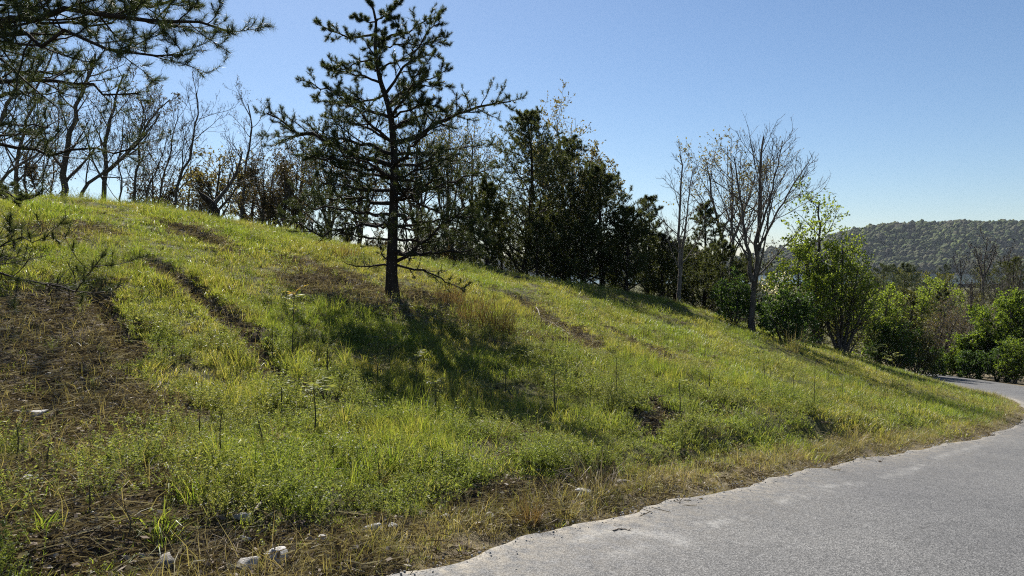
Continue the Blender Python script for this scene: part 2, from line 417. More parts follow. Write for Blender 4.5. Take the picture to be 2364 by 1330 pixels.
for pts, w, dp in [([(355, 607), (400, 640), (445, 675), (490, 712), (540, 752), (570, 780)], 0.16, 0.16),
                   ([(570, 780), (605, 835), (645, 885), (700, 912), (755, 932)], 0.13, 0.17),
                   ([(215, 660), (240, 720), (262, 765), (300, 832)], 0.15, 0.18),
                   ([(385, 520), (430, 540), (480, 556), (530, 575)], 0.25, 0.10),
                   ([(1195, 690), (1240, 725), (1290, 752), (1335, 780), (1370, 800)], 0.22, 0.12),
                   ([(1400, 758), (1440, 775), (1480, 795), (1540, 830)], 0.13, 0.10),
                   ([(1490, 765), (1560, 800), (1610, 820), (1645, 832)], 0.13, 0.08),
                   ([(1530, 735), (1590, 752)], 0.12, 0.07),
                   ([(1505, 935), (1535, 960), (1560, 978)], 0.13, 0.17),
                   ([(1465, 960), (1490, 985), (1520, 1015)], 0.10, 0.13),
                   ([(1340, 1130), (1420, 1110)], 0.16, 0.10),
                   ([(690, 660), (760, 650), (830, 660)], 0.3, 0.08)]:
    RUTS.append((gpath(pts), w * 1.35, dp * 1.3))

PATCH = []      # bare / litter patches: centre, along, across radius (m), angle, strength
def patch(px, py, rx, ry, s=1.0, ang=0.0):
    g = ground_at(px, py); PATCH.append((g[0], g[1], rx, ry, ang, s))
for a in [(90, 735, 1.0, 0.9), (170, 790, 0.7, 0.8), (40, 830, 1.0, 0.9), (200, 870, 0.75, 0.7), (80, 940, 0.9, 0.8), (270, 930, 0.55, 0.5, 0.9), (160, 1030, 0.7, 0.45, 0.92), (0, 1010, 0.6, 0.6, 0.95), (330, 960, 0.4, 0.4, 0.8),
          (50, 1110, 0.6, 0.4, 0.92), (230, 1110, 0.5, 0.35, 0.9), (330, 1180, 0.35, 0.2, 0.7), (200, 1250, 0.4, 0.2, 0.75), (20, 1200, 0.3, 0.2, 0.7), (460, 1200, 0.3, 0.15, 0.7), (330, 1290, 0.5, 0.25, 0.85), (420, 1300, 0.5, 0.25, 0.9), (560, 1270, 0.42, 0.22, 0.9), (120, 1200, 0.45, 0.25, 0.85), (40, 1280, 0.4, 0.2, 0.8), (280, 1060, 0.4, 0.3, 0.8), (390, 1100, 0.3, 0.2, 0.7), (620, 1300, 0.4, 0.2, 0.9),
          (450, 545, 1.0, 0.45), (120, 540, 0.7, 0.35, 0.6), (180, 525, 0.6, 0.4, 0.7), (700, 615, 0.9, 0.5, 0.75), (760, 640, 1.0, 0.6, 0.9), (850, 690, 1.1, 0.8, 0.95), (960, 690, 1.2, 0.8, 0.9),
          (1030, 740, 0.8, 0.4, 0.6), (1290, 755, 0.7, 0.35, 0.95), (1250, 775, 0.7, 0.3, 0.7), (1180, 640, 1.0, 0.4, 0.8), (1320, 680, 0.9, 0.3, 0.7), (1440, 690, 0.6, 0.3, 0.6), (1530, 960, 0.28, 0.22, 1.0), (1490, 985, 0.18, 0.2, 1.0),
          (1100, 1190, 0.5, 0.2, 1.0), (1220, 1160, 0.5, 0.2, 1.0), (1330, 1145, 0.42, 0.2, 1.0), (1400, 1120, 0.4, 0.25, 0.9), (1050, 1170, 0.3, 0.2, 0.7), (870, 1220, 0.4, 0.2, 0.8), (700, 1260, 0.5, 0.2, 0.8), (1630, 1080, 0.25, 0.12, 0.9)]:
    patch(*a)
def soil_mask(x, y):
    x = np.asarray(x, float).ravel(); y = np.asarray(y, float).ravel()
    s = np.zeros(len(x)); nz = vnoise(x, y, 2.3, 21) - 0.5; n2 = vnoise(x, y, 7.0, 22) - 0.5
    for cx, cy, rx, ry, ang, st in PATCH:
        d = np.hypot((x - cx) / rx, (y - cy) / (ry * 1.6)) + nz * 0.8 + n2 * 0.5
        s = np.maximum(s, st * (1 - sstep(0.65, 1.1, d)))
    for P, w, dp in RUTS:
        d = seg_dist(x, y, P) + 0.14 * n2 + 0.12 * nz
        s = np.maximum(s, 1 - sstep(w * 0.95, w * 1.6, d))
    return s

# ------------------------------------------------------------------ ground sheet
def axis(lo, hi, step, out_lo, out_hi, g=1.16):
    a = list(np.arange(lo, hi + 1e-6, step)); s = step
    while a[-1] < out_hi: s *= g; a.append(a[-1] + s)
    s = step; b = []; c = lo
    while c > out_lo: s *= g; c -= s; b.append(c)
    return np.array(b[::-1] + a)
gx = axis(-16, 24, 0.165, -7000, 7000); gy = axis(2.4, 38, 0.165, -7000, 7000)
GX, GY = np.meshgrid(gx, gy); fx, fy = GX.ravel(), GY.ravel()
gz = height(fx, fy)
gsoil = soil_mask(fx, fy)
gu = edge_dist(fx, fy)
gstraw = (1 - sstep(0.3, 0.9, gu + 0.5 * (vnoise(fx, fy, 1.5, 31) - 0.5))) * (np.hypot(fx, fy) < 70)
nx, ny = len(gx), len(gy)
ii = (np.arange(ny - 1)[:, None] * nx + np.arange(nx - 1)[None]).ravel()
gq = np.stack([ii, ii + 1, ii + nx + 1, ii + nx], -1)
ground = link('ground', mesh_np('ground', np.stack([fx, fy, gz], -1), None, gq, True, {'soil': gsoil, 'straw': gstraw}), M['ground'])
tag(ground, 'uneven grassy bank rising from the road with bare soil ruts', 'ground', kind='structure')

# ------------------------------------------------------------------ road
el = np.concatenate([[0], np.cumsum(np.linalg.norm(np.diff(EDGE, axis=0), axis=1))])
ss = np.concatenate([np.arange(0, 20, 0.5), np.arange(20, 48, 0.09), np.arange(48, el[-1], 0.3)])
ex = np.interp(ss, el, EDGE[:, 0]); ey = np.interp(ss, el, EDGE[:, 1])
tx = np.gradient(ex, ss); ty = np.gradient(ey, ss); tl = np.hypot(tx, ty); tx /= tl; ty /= tl
uu = np.concatenate([[0.0], np.linspace(0.06, ROAD_W, 56)])
jag = 0.16 * (vnoise(ex, ey, 1.1, 41) - 0.5) + 0.12 * (vnoise(ex, ey, 4.0, 42) - 0.5)
U = uu[None] + (jag[:, None] - 0.16) * (1 - uu[None] / ROAD_W)
RX = ex[:, None] + ty[:, None] * U; RY = ey[:, None] - tx[:, None] * U
RZ = road_z(RX, RY) + 0.03 * np.sin(np.pi * uu / ROAD_W)[None] + 0.006 * (vnoise(RX, RY, 0.6, 43) - 0.5)
RZ[:, 0] -= 0.06
chalk = np.zeros(RX.size); rfx, rfy = RX.ravel(), RY.ravel()
for pts, w, k in [([(1797, 1161), (1830, 1150), (1856, 1146)], 0.05, 0.9), ([(1617, 1216), (1670, 1209), (1704, 1197)], 0.05, 0.8),
                  ([(1480, 1209), (1521, 1216)], 0.04, 0.7), ([(1628, 1178), (1670, 1182)], 0.04, 0.7), ([(1362, 1228), (1470, 1232), (1560, 1243), (1575, 1260)], 0.13, 0.75),
                  ([(1410, 1285), (1495, 1265)], 0.10, 0.45), ([(1900, 1125), (1945, 1122), (1990, 1116)], 0.06, 0.8), ([(2040, 1105), (2100, 1088), (2130, 1075)], 0.07, 0.7),
                  ([(1885, 1128), (1930, 1140)], 0.05, 0.6), ([(2160, 1060), (2260, 1030)], 0.08, 0.6), ([(1330, 1250), (1430, 1222)], 0.12, 0.6)]:
    P = catmull(np.array([road_hit(*q)[:2] for q in pts]), 6)
    chalk = np.maximum(chalk, k * np.exp(-((seg_dist(rfx, rfy, P) + 0.05 * (vnoise(rfx, rfy, 9.0, 46) - 0.3)) / (w * 0.7)) ** 2))
UUf = np.broadcast_to(uu[None], RX.shape).ravel()
dust = np.exp(-UUf / 0.28) * (0.35 + 0.65 * vnoise(rfx, rfy, 0.8, 44)) + 0.25 * np.exp(-UUf / 0.9) * vnoise(rfx, rfy, 0.5, 45)
nr, nc = RX.shape
ii = (np.arange(nr - 1)[:, None] * nc + np.arange(nc - 1)[None]).ravel()
road = link('road', mesh_np('road', np.stack([RX, RY, RZ], -1), None, np.stack([ii, ii + nc, ii + nc + 1, ii + 1], -1)[:, ::-1], True,
                            {'chalk': chalk, 'dust': np.clip(dust, 0, 1)}), M['asphalt'])
tag(road, 'pale worn asphalt lane running downhill past the bank', 'road', kind='structure')

# ------------------------------------------------------------------ lake and far hill
def hill_z(a, D):
    kx = np.array([-2600, 300, 900, 1500, 1840, 1950, 2050, 2150, 2230, 2300, 2364, 2500, 2700, 3200, 5000]); ky = np.array([606, 604, 602, 604, 600, 555, 539, 529, 525, 529, 536, 545, 555, 570, 590])
    top = np.interp(a * FPX + 1182, kx, ky); zt = 1.6 + (HOR - top) / FPX * 1340
    w = sstep(1045, 1340, D) * (1 - 0.6 * sstep(1340, 1900, D))
    return -15 + (zt + 15) * w + (16 * (vnoise(a * 1300, D, 0.009, 51) - 0.5) + 7 * (vnoise(a * 1300, D, 0.025, 52) - 0.5)) * sstep(1045, 1150, D)
av = np.linspace(-1.2, 1.7, 260); dv = np.concatenate([np.linspace(1035, 1400, 46), np.linspace(1420, 1900, 14)])
AA, DD = np.meshgrid(av, dv); HZ = hill_z(AA.ravel(), DD.ravel())
hx = (AA * DD).ravel(); hy = DD.ravel()
ii = (np.arange(len(dv) - 1)[:, None] * len(av) + np.arange(len(av) - 1)[None]).ravel()
hill = link('far_hill', mesh_np('far_hill', np.stack([hx, hy, HZ], -1), None, np.stack([ii, ii + 1, ii + len(av) + 1, ii + len(av)], -1), True), M['hill_ground'])
tag(hill, 'long wooded hill beyond the lake', 'hill', kind='structure')
lv = np.array([[-1800, 560, -14], [2600, 560, -14], [2600, 1100, -14], [-1800, 1100, -14]], float)
tag(link('lake', mesh_np('lake', lv, None, [[0, 1, 2, 3]]), M['water']), 'strip of pale lake water below the far hill', 'lake', kind='structure')

# ------------------------------------------------------------------ scatter (uncountable cover only)
def scatter(name, protos, pts, rot, scl, idx, label, cat, mat=None):
    col = bpy.data.collections.new(name + '_pieces')
    for i, me in enumerate(protos):
        if mat is not None and len(me.materials) == 0: me.materials.append(mat)
        o = bpy.data.objects.new('%s_piece_%02d' % (name, i), me); col.objects.link(o)
    me = bpy.data.meshes.new(name); n = len(pts)
    me.vertices.add(n); me.vertices.foreach_set('co', np.asarray(pts, np.float32).ravel())
    a = me.attributes.new('rot', 'FLOAT_VECTOR', 'POINT'); a.data.foreach_set('vector', np.asarray(rot, np.float32).ravel())
    a = me.attributes.new('scl', 'FLOAT', 'POINT'); a.data.foreach_set('value', np.asarray(scl, np.float32).ravel())
    a = me.attributes.new('idx', 'INT', 'POINT'); a.data.foreach_set('value', np.asarray(idx, np.int32).ravel())
    o = link(name, me); tag(o, label, cat, kind='stuff')
    ng = bpy.data.node_groups.new(name + '_scatter', 'GeometryNodeTree')
    ng.interface.new_socket('Geometry', in_out='INPUT', socket_type='NodeSocketGeometry')
    ng.interface.new_socket('Geometry', in_out='OUTPUT', socket_type='NodeSocketGeometry')
    N, L = ng.nodes, ng.links
    gi = N.new('NodeGroupInput'); go = N.new('NodeGroupOutput')
    ci = N.new('GeometryNodeCollectionInfo'); ci.inputs['Collection'].default_value = col
    ci.inputs['Separate Children'].default_value = True; ci.inputs['Reset Children'].default_value = True
    ip = N.new('GeometryNodeInstanceOnPoints'); ip.inputs['Pick Instance'].default_value = True
    def attr(nm, dt):
        q = N.new('GeometryNodeInputNamedAttribute'); q.data_type = dt; q.inputs['Name'].default_value = nm
        return q.outputs['Attribute']
    e2r = N.new('FunctionNodeEulerToRotation')
    L.new(attr('rot', 'FLOAT_VECTOR'), e2r.inputs[0])
    L.new(gi.outputs[0], ip.inputs['Points']); L.new(ci.outputs[0], ip.inputs['Instance'])
    L.new(attr('idx', 'INT'), ip.inputs['Instance Index']); L.new(e2r.outputs[0], ip.inputs['Rotation'])
    L.new(attr('scl', 'FLOAT'), ip.inputs['Scale']); L.new(ip.outputs[0], go.inputs[0])
    md = o.modifiers.new('scatter', 'NODES'); md.node_group = ng
    return o

def blades(rng, n, h, hs, spread, w, lean, bend, flop=0.0):
    """n bent blades, two segments each"""
    az = rng.random(n) * 2 * np.pi; rad = spread * np.sqrt(rng.random(n))
    base = np.stack([rad * np.cos(az), rad * np.sin(az), np.full(n, -0.02)], -1)
    ha = az + rng.normal(0, 1.0, n); d = np.stack([np.cos(ha), np.sin(ha), np.zeros(n)], -1)
    H = h * (1 + hs * rng.normal(0, 1, n)).clip(0.35, 1.8)
    le = np.abs(rng.normal(lean, lean * 0.6 + 0.03, n)); be = np.abs(rng.normal(bend, bend * 0.6 + 0.03, n))
    up = np.array([0, 0, 1.0])
    mid = base + (up * np.cos(le)[:, None] + d * np.sin(le)[:, None]) * (H * 0.55)[:, None]
    a2 = le + be
    tip = mid + (up * np.cos(a2)[:, None] + d * np.sin(a2)[:, None]) * (H * 0.5)[:, None]
    tip[:, 2] = np.maximum(tip[:, 2], 0.005)
    sa = rng.random(n) * np.pi; side = np.stack([np.cos(sa), np.sin(sa), np.zeros(n)], -1) * (w * rng.uniform(0.7, 1.3, n))[:, None]
    V = np.stack([base - side * 0.5, base + side * 0.5, mid - side * 0.42, mid + side * 0.42, tip], 1)
    k = np.arange(n)[:, None] * 5
    return V.reshape(-1, 3), (k + np.array([[2, 3, 4]])), (k + np.array([[0, 1, 3, 2]]))
def leaf_quads(rng, C, Dn, size, asp=0.5, droop=0.0, jit=0.6):
    """diamond leaves at C pointing along Dn"""
    n = len(C); d = nrm(Dn + jit * rng.normal(0, 1, (n, 3)) + np.array([0, 0, -droop]))
    s = nrm(np.cross(d, rng.normal(0, 1, (n, 3)))); L = (size * rng.uniform(0.6, 1.35, n))[:, None]
    V = np.stack([C, C + d * L * 0.5 + s * L * asp * 0.5, C + d * L, C + d * L * 0.5 - s * L * asp * 0.5], 1)
    return V.reshape(-1, 3), np.arange(n)[:, None] * 4 + np.array([[0, 1, 2, 3]])

def forb(rng, stems, h, spread, nleaf, size, asp=0.5):
    b = Buf()
    az = rng.random(stems) * 2 * np.pi; rad = spread * np.sqrt(rng.random(stems))
    base = np.stack([rad * np.cos(az), rad * np.sin(az), np.full(stems, -0.02)], -1)
    d = nrm(np.stack([np.cos(az) * 0.35, np.sin(az) * 0.35, np.ones(stems)], -1) + 0.22 * rng.normal(0, 1, (stems, 3)))
    H = h * rng.uniform(0.5, 1.2, stems)
    t = rng.uniform(0.12, 1.0, (stems, nleaf)) ** 0.8
    C = base[:, None] + d[:, None] * (t * H[:, None])[..., None]
    hd = rng.random((stems, nleaf)) * 2 * np.pi
    Dn = np.stack([np.cos(hd), np.sin(hd), np.full_like(hd, 0.45)], -1)
    v, q = leaf_quads(rng, C.reshape(-1, 3), Dn.reshape(-1, 3), size, asp, 0.0, 0.35); b.add(v, q=q)
    s = nrm(np.cross(d, np.array([0.3, 1, 0.1]))) * 0.0022
    V = np.stack([base - s, base + s, base + d * H[:, None]], 1); b.add(V, t=np.arange(stems)[:, None] * 3 + np.array([[0, 1, 2]]))
    return b

def cover_points(rng, dens_fn, extra):
    """random ground points; density per m2 by distance, thinned by extra(x, y, u)"""
    X, Y = [], []
    for (r0, r1, dens) in dens_fn:
        th0, th1 = math.radians(-52), math.radians(50)
        n = int(0.5 * (th1 - th0) * (r1 * r1 - r0 * r0) * dens)
        r = np.sqrt(rng.uniform(r0 * r0, r1 * r1, n)); th = rng.uniform(th0, th1, n)
        X.append(r * np.sin(th)); Y.append(r * np.cos(th))
    x = np.concatenate(X); y = np.concatenate(Y)
    u = edge_dist(x, y); k = (u > -0.12); x, y, u = x[k], y[k], u[k]
    s = soil_mask(x, y)
    k = rng.random(len(x)) < extra(x, y, u, s)
    x, y, u, s = x[k], y[k], u[k], s[k]
    return x, y, height(x, y), u, s
def rots(rng, n, tilt=0.15):
    return np.stack([rng.normal(0, tilt, n), rng.normal(0, tilt, n), rng.random(n) * 2 * np.pi], -1)

r = rng_(1)
def mk(v, t, q, nm): b = Buf(); b.add(v, t, q); return b.mesh(nm)
# short turf
pg = [mk(*blades(r, 30, h, 0.4, 0.075, 0.0048, 0.4, 0.7), 'turf') for h in (0.055, 0.075, 0.10, 0.065)]
def ex_grass(x, y, u, s):
    return (1 - 0.97 * s) * sstep(0.35, 1.0, u + 0.6 * (vnoise(x, y, 1.3, 61) - 0.5)) * (0.4 + 0.6 * sstep(0.25, 0.5, vnoise(x, y, 1.1, 62))) * (1 - 0.3 * (1 - sstep(3.5, 6.5, u)) * (np.hypot(x, y) < 14))
x, y, z, u, s = cover_points(r, [(3.2, 8, 260), (8, 14, 200), (14, 22, 130), (22, 40, 60)], ex_grass)
dist = np.hypot(x, y); sc = r.uniform(0.7, 1.35, len(x)) * (0.55 + 0.9 * vnoise(x, y, 1.1, 63)) * (1 + 0.022 * np.clip(dist - 8, 0, 25))
scatter('grass', pg, np.stack([x, y, z], -1), rots(r, len(x)), sc, r.integers(0, len(pg), len(x)), 'short green spring grass covering the bank', 'grass', M['grass'])
# taller lush tufts
pt = [mk(*blades(r, 34, h, 0.3, 0.08, 0.0055, 0.22, 0.45), 'tuft') for h in (0.15, 0.19, 0.24)]
def ex_tuft(x, y, u, s): return (1 - s) * sstep(1.2, 2.0, u) * sstep(0.58, 0.78, vnoise(x, y, 0.9, 64)) * 0.7
x, y, z, u, s = cover_points(r, [(3.2, 9, 60), (9, 20, 34), (20, 34, 14)], ex_tuft)
scatter('tall_grass', pt, np.stack([x, y, z], -1), rots(r, len(x)), r.uniform(0.6, 1.2, len(x)), r.integers(0, len(pt), len(x)), 'taller lush grass tufts among the short turf', 'grass', M['grass'])
# small-leaved weeds
pw = [forb(r, 11, h, sp, nl_, sz, asp).mesh('weed') for h, sz, sp, nl_, asp in ((0.13, 0.015, .10, 28, .5), (0.18, 0.017, .10, 28, .45), (0.27, 0.020, .09, 30, .4), (0.09, 0.014, .12, 24, .6), (0.10, 0.032, .10, 9, .75), (0.34, 0.022, .10, 30, .35))]
def ex_weed(x, y, u, s):
    d = np.hypot(x, y)
    return (1 - 0.96 * s) * sstep(0.75, 1.3, u) * (0.12 + 0.88 * sstep(0.44, 0.60, 0.5 * vnoise(x, y, 1.0, 66) + 0.5 * vnoise(x, y, 3.0, 68) + 0.05 * (1 - sstep(3, 6, u)))) * (1 - 0.55 * sstep(10, 18, d))
x, y, z, u, s = cover_points(r, [(3.2, 8, 170), (8, 14, 105), (14, 26, 45)], ex_weed)
sc = r.uniform(0.45, 1.15, len(x)) * (0.45 + 0.85 * vnoise(x, y, 1.3, 67))
scatter('weeds', pw, np.stack([x, y, z], -1), rots(r, len(x), 0.2), sc, np.where(r.random(len(x)) < 0.05 + 0.25 * sstep(.55, .75, vnoise(x, y, 0.8, 69)), 5, r.integers(0, 5, len(x))), 'low small-leaved weeds spreading over the foot of the bank', 'weeds', M['weed'])
# dry straw on the verge and sprinkled over the crest
pd = [mk(*blades(r, 22, h, 0.4, 0.08, 0.0045, 0.45, 0.8), 'dry') for h in (0.06, 0.10, 0.15, 0.20)] + [mk(*blades(r, 20, h, 0.4, 0.10, 0.0042, 1.3, 0.25), 'dry') for h in (0.16, 0.26)]
def ex_dry(x, y, u, s):
    d = np.hypot(x, y)
    verge = sstep(0.06, 0.18, u) * (1 - sstep(0.5, 1.0, u)) * (0.7 + 0.3 * vnoise(x, y, 2.0, 70))
    up = 0.11 * sstep(0.45, 0.7, vnoise(x, y, 0.6, 71)) * sstep(10, 16, d) + 0.03 + 0.2 * s
    return np.maximum(verge, up * sstep(1.2, 2, u))
x, y, z, u, s = cover_points(r, [(3.2, 8, 300), (8, 16, 190), (16, 38, 75)], ex_dry)
idx = np.where((u < 0.35), r.integers(0, 2, len(x)), r.integers(0, 4, len(x)))
idx = np.where((s > 0.3) & (r.random(len(x)) < 0.85) | (r.random(len(x)) < 0.2), r.integers(4, 6, len(x)), idx)
sc = r.uniform(0.6, 1.2, len(x)) * np.clip(0.42 + 0.8 * u, 0.4, 1.0)
scatter('dry_grass', pd, np.stack([x, y, z], -1), rots(r, len(x), 0.3), sc, idx, 'dry straw-coloured grass along the road verge and crest', 'grass', M['straw'])
# thin dry stems of last year
ps = [mk(*blades(r, 3, h, 0.2, 0.10, 0.0045, 0.06, 0.08), 'stem') for h in (0.3, 0.42, 0.55)]
def ex_stem(x, y, u, s): return sstep(1.2, 2.0, u) * (0.15 + 0.85 * sstep(0.45, 0.65, vnoise(x, y, 0.45, 73))) * (1 - 0.8 * s)
x, y, z, u, s = cover_points(r, [(4.5, 9, 5), (9, 20, 6), (20, 30, 2)], ex_stem)
scatter('dry_stems', ps, np.stack([x, y, z], -1), rots(r, len(x), 0.08), r.uniform(0.6, 1.1, len(x)), r.integers(0, 3, len(x)), 'sparse thin dry weed stems standing in the grass', 'weed stems', M['stalk'])
# dead leaves, bark scraps and broken stems lying on bare ground
def litter_piece(rng):
    b = Buf(); n = 9
    C = np.stack([rng.normal(0, 0.07, n), rng.normal(0, 0.07, n), rng.uniform(0.0, 0.02, n)], -1)
    a = rng.random(n) * 6.28
    v, q = leaf_quads(rng, C, np.stack([np.cos(a), np.sin(a), 0.15 * rng.normal(0, 1, n)], -1), 0.045, 0.55, 0, 0.25); b.add(v, q=q)
    n = 12; C = np.stack([rng.normal(0, 0.08, n), rng.normal(0, 0.08, n), rng.uniform(0.0, 0.03, n)], -1)
    a = rng.random(n) * 6.28; d = np.stack([np.cos(a), np.sin(a), rng.normal(0.05, 0.15, n)], -1) * rng.uniform(0.06, 0.22, n)[:, None]
    w = np.array([0, 0, 0.0028])
    V = np.stack([C - d / 2 - w, C + d / 2 - w, C + d / 2 + w, C - d / 2 + w], 1); b.add(V, q=np.arange(n)[:, None] * 4 + np.array([[0, 1, 2, 3]]))
    return b.mesh('scrap')
pl = [litter_piece(r) for _ in range(5)]
def ex_lit(x, y, u, s): return np.clip(s * 1.0 + 0.04 + 0.08 * (1 - sstep(0.3, 1.0, u)), 0, 1) * (u > 0.02)
x, y, z, u, s = cover_points(r, [(3.2, 9, 260), (9, 20, 120), (20, 30, 50)], ex_lit)
scatter('leaf_litter', pl, np.stack([x, y, z + 0.004], -1), rots(r, len(x), 0.12), r.uniform(0.6, 1.3, len(x)), r.integers(0, len(pl), len(x)), 'dead leaves, pine straw and broken stems on bare soil', 'leaf litter', M['litter'])

# crumbled soil in the ruts and grit on the tarmac edge
def rock_mesh(rng, name, flat=0.55, cuts=9, sub=2):
    bm = bmesh.new(); bmesh.ops.create_icosphere(bm, subdivisions=sub, radius=0.5)
    V = np.array([v.co for v in bm.verts]); F = np.array([[v.index for v in f.verts] for f in bm.faces]); bm.free()
    for _ in range(cuts):
        n = nrm(rng.normal(0, 1, 3)); d = rng.uniform(0.20, 0.38); k = V @ n - d
        V = V - np.maximum(k, 0)[:, None] * n
    V = V * np.array([1.0, rng.uniform(0.65, 0.9), flat]) * (1 + 0.04 * rng.normal(0, 1, (len(V), 1)))
    V = V / (V[:, 0].max() - V[:, 0].min())
    return mesh_np(name, V, F)
pc = [rock_mesh(r, 'clod', 0.7, 7, 1) for _ in range(5)]
def ex_clod(x, y, u, s):
    k = np.zeros(len(x))
    for P, w, dp in RUTS: k = np.maximum(k, 1 - sstep(w * 0.7, w * 1.5, seg_dist(x, y, P)))
    return np.clip(k + 0.3 * s * (s > 0.9), 0, 1)
x, y, z, u, s = cover_points(r, [(3.2, 12, 160), (12, 24, 110)], ex_clod)
scatter('loose_soil', pc, np.stack([x, y, z], -1), rots(r, len(x), 0.6), 0.02 + 0.07 * r.random(len(x)) ** 2, r.integers(0, 5, len(x)), 'loose dark soil crumbs in the erosion ruts', 'soil', M['clod'])
pgv = [rock_mesh(r, 'grit', 0.7, 6, 1) for _ in range(4)]
n = 3000; t = r.uniform(20, 50, n); lat = 0.2 - np.abs(r.normal(0, 0.16, n)) + r.uniform(-0.05, 0.2, n)
gxp = np.interp(t, ss, ex) - np.interp(t, ss, ty) * lat; gyp = np.interp(t, ss, ey) + np.interp(t, ss, tx) * lat
gzp = np.where(lat < 0.2, road_z(gxp, gyp) + 0.006, height(gxp, gyp) + 0.004)
scatter('road_grit', pgv, np.stack([gxp, gyp, gzp], -1), rots(r, n, 0.6), 0.005 + 0.016 * r.random(n) ** 3, r.integers(0, 4, n), 'fine pale grit along the crumbling tarmac edge', 'gravel', M['stone'])

# the wood on the far hill reads as one mass
def crown_blob(rng):
    bm = bmesh.new(); bmesh.ops.create_icosphere(bm, subdivisions=3, radius=1.0)
    V = np.array([v.co for v in bm.verts]); F = np.array([[v.index for v in f.verts] for f in bm.faces]); bm.free()
    B = nrm(rng.normal(0, 1, (16, 3))); d = (V @ B.T).max(1)
    V = V * (0.62 + 0.42 * sstep(0.75, 1.0, d))[:, None] * (1 + 0.10 * rng.normal(0, 1, (len(V), 1)))
    return mesh_np('crown', V * np.array([1, 1, 1.15]) + np.array([0, 0, 0.9]), F)
pb = [crown_blob(r) for _ in range(6)]
n = 11000
aa = np.concatenate([r.uniform(0.35, 0.95, int(n * 0.6)), r.uniform(-1.1, 1.6, n - int(n * 0.6))]); dd = r.uniform(1050, 1400, n)
zz = hill_z(aa, dd)
sc = 2.6 + 4.6 * r.random(n) ** 1.6
scatter('hill_forest', pb, np.stack([aa * dd, dd, zz + 1.0 + 3.0 * r.random(n)], -1), rots(r, n, 0.35), sc, r.integers(0, 6, n), 'mixed spring forest covering the far hill', 'forest', M['hill_tree'])

# ------------------------------------------------------------------ tree machinery (vectorised)
def frames(T):
    ref = np.where(np.abs(T[..., 2:3]) > 0.9, np.array([1.0, 0, 0]), np.array([0, 0, 1.0]))
    a = nrm(np.cross(T, ref)); return a, np.cross(T, a)
def tubes(buf, P, R, n):
    if len(P) == 0: return
    N, k, _ = P.shape
    T = np.empty_like(P); T[:, 1:-1] = P[:, 2:] - P[:, :-2]; T[:, 0] = P[:, 1] - P[:, 0]; T[:, -1] = P[:, -1] - P[:, -2]
    T = nrm(T)
    m = nrm(T.mean(1)); a0, _ = frames(m)
    A = nrm(a0[:, None] - (a0[:, None] * T).sum(-1, keepdims=True) * T); B = np.cross(T, A)
    th = np.arange(n) * 2 * np.pi / n
    V = P[:, :, None] + R[:, :, None, None] * (A[:, :, None] * np.cos(th)[:, None] + B[:, :, None] * np.sin(th)[:, None])
    idx = np.arange(N * k * n).reshape(N, k, n)
    if n == 2:
        q = np.stack([idx[:, :-1, 0], idx[:, :-1, 1], idx[:, 1:, 1], idx[:, 1:, 0]], -1)
        buf.add(V, q=q.reshape(-1, 4)); return
    q = np.stack([idx[:, :-1], np.roll(idx, -1, 2)[:, :-1], np.roll(idx, -1, 2)[:, 1:], idx[:, 1:]], -1)
    buf.add(V, q=q.reshape(-1, 4))
def grow(rng, P, R, L, root, n, t0=.3, t1=1., ang=45, sd=10, lr=(.5, .3), k=5, wig=.12, up=.05, rr=.6, rmin=.004, tip=.3, flat=0.0, lpow=1.0):
    N, kp, _ = P.shape; M_ = N * n
    pi = np.repeat(np.arange(N), n)
    t = t0 + (t1 - t0) * ((np.tile(np.arange(n), N) + rng.random(M_)) / n)
    f = t * (kp - 1); i0 = np.minimum(f.astype(int), kp - 2); fr = (f - i0)[:, None]
    b = P[pi, i0] * (1 - fr) + P[pi, i0 + 1] * fr
    tn = nrm(P[pi, i0 + 1] - P[pi, i0])
    a, c = frames(tn)
    az = np.tile(np.arange(n), N) * 2.39996 + np.repeat(rng.random(N) * 6.28, n) + rng.normal(0, .35, M_)
    an = np.radians(rng.normal(ang, sd, M_))
    lat = a * np.cos(az)[:, None] + c * np.sin(az)[:, None]
    if flat: lat = nrm(lat * np.array([1, 1, 1 - flat]))
    d = nrm(tn * np.cos(an)[:, None] + lat * np.sin(an)[:, None])
    ln = L[pi] * (lr[0] + (lr[1] - lr[0]) * np.clip((t - t0) / max(1e-6, t1 - t0), 0, 1) ** lpow) * rng.uniform(.7, 1.25, M_)
    rp = R[pi, i0] * (1 - fr[:, 0]) + R[pi, i0 + 1] * fr[:, 0]
    r0 = np.maximum(np.minimum(rp * rr, rp * .95), rmin)
    C = np.empty((M_, k, 3)); C[:, 0] = b; st = ln / (k - 1)
    for j in range(1, k):
        d = nrm(d + wig * rng.normal(0, 1, (M_, 3)) + np.array([0, 0, up]))
        C[:, j] = C[:, j - 1] + d * st[:, None]
    RR = r0[:, None] * np.linspace(1, tip, k)[None]
    RR = np.maximum(RR, rmin * .7)
    return C, RR, ln, (np.arange(M_) if root is None else root[pi])
def poly_to(P, k):
    P = np.asarray(P, float)
    if len(P) > 2: P = catmull(P, 6)
    s = np.concatenate([[0], np.cumsum(np.linalg.norm(np.diff(P, axis=0), axis=1))]); q = np.linspace(0, s[-1], k)
    return np.stack([np.interp(q, s, P[:, i]) for i in range(3)], -1), s[-1]
def sample(rng, P, n, t0=.2, t1=1.):
    N, k, _ = P.shape; pi = np.repeat(np.arange(N), n); t = rng.uniform(t0, t1, N * n) * (k - 1)
    i = np.minimum(t.astype(int), k - 2); f = (t - i)[:, None]
    return P[pi, i] * (1 - f) + P[pi, i + 1] * f, nrm(P[pi, i + 1] - P[pi, i]), pi
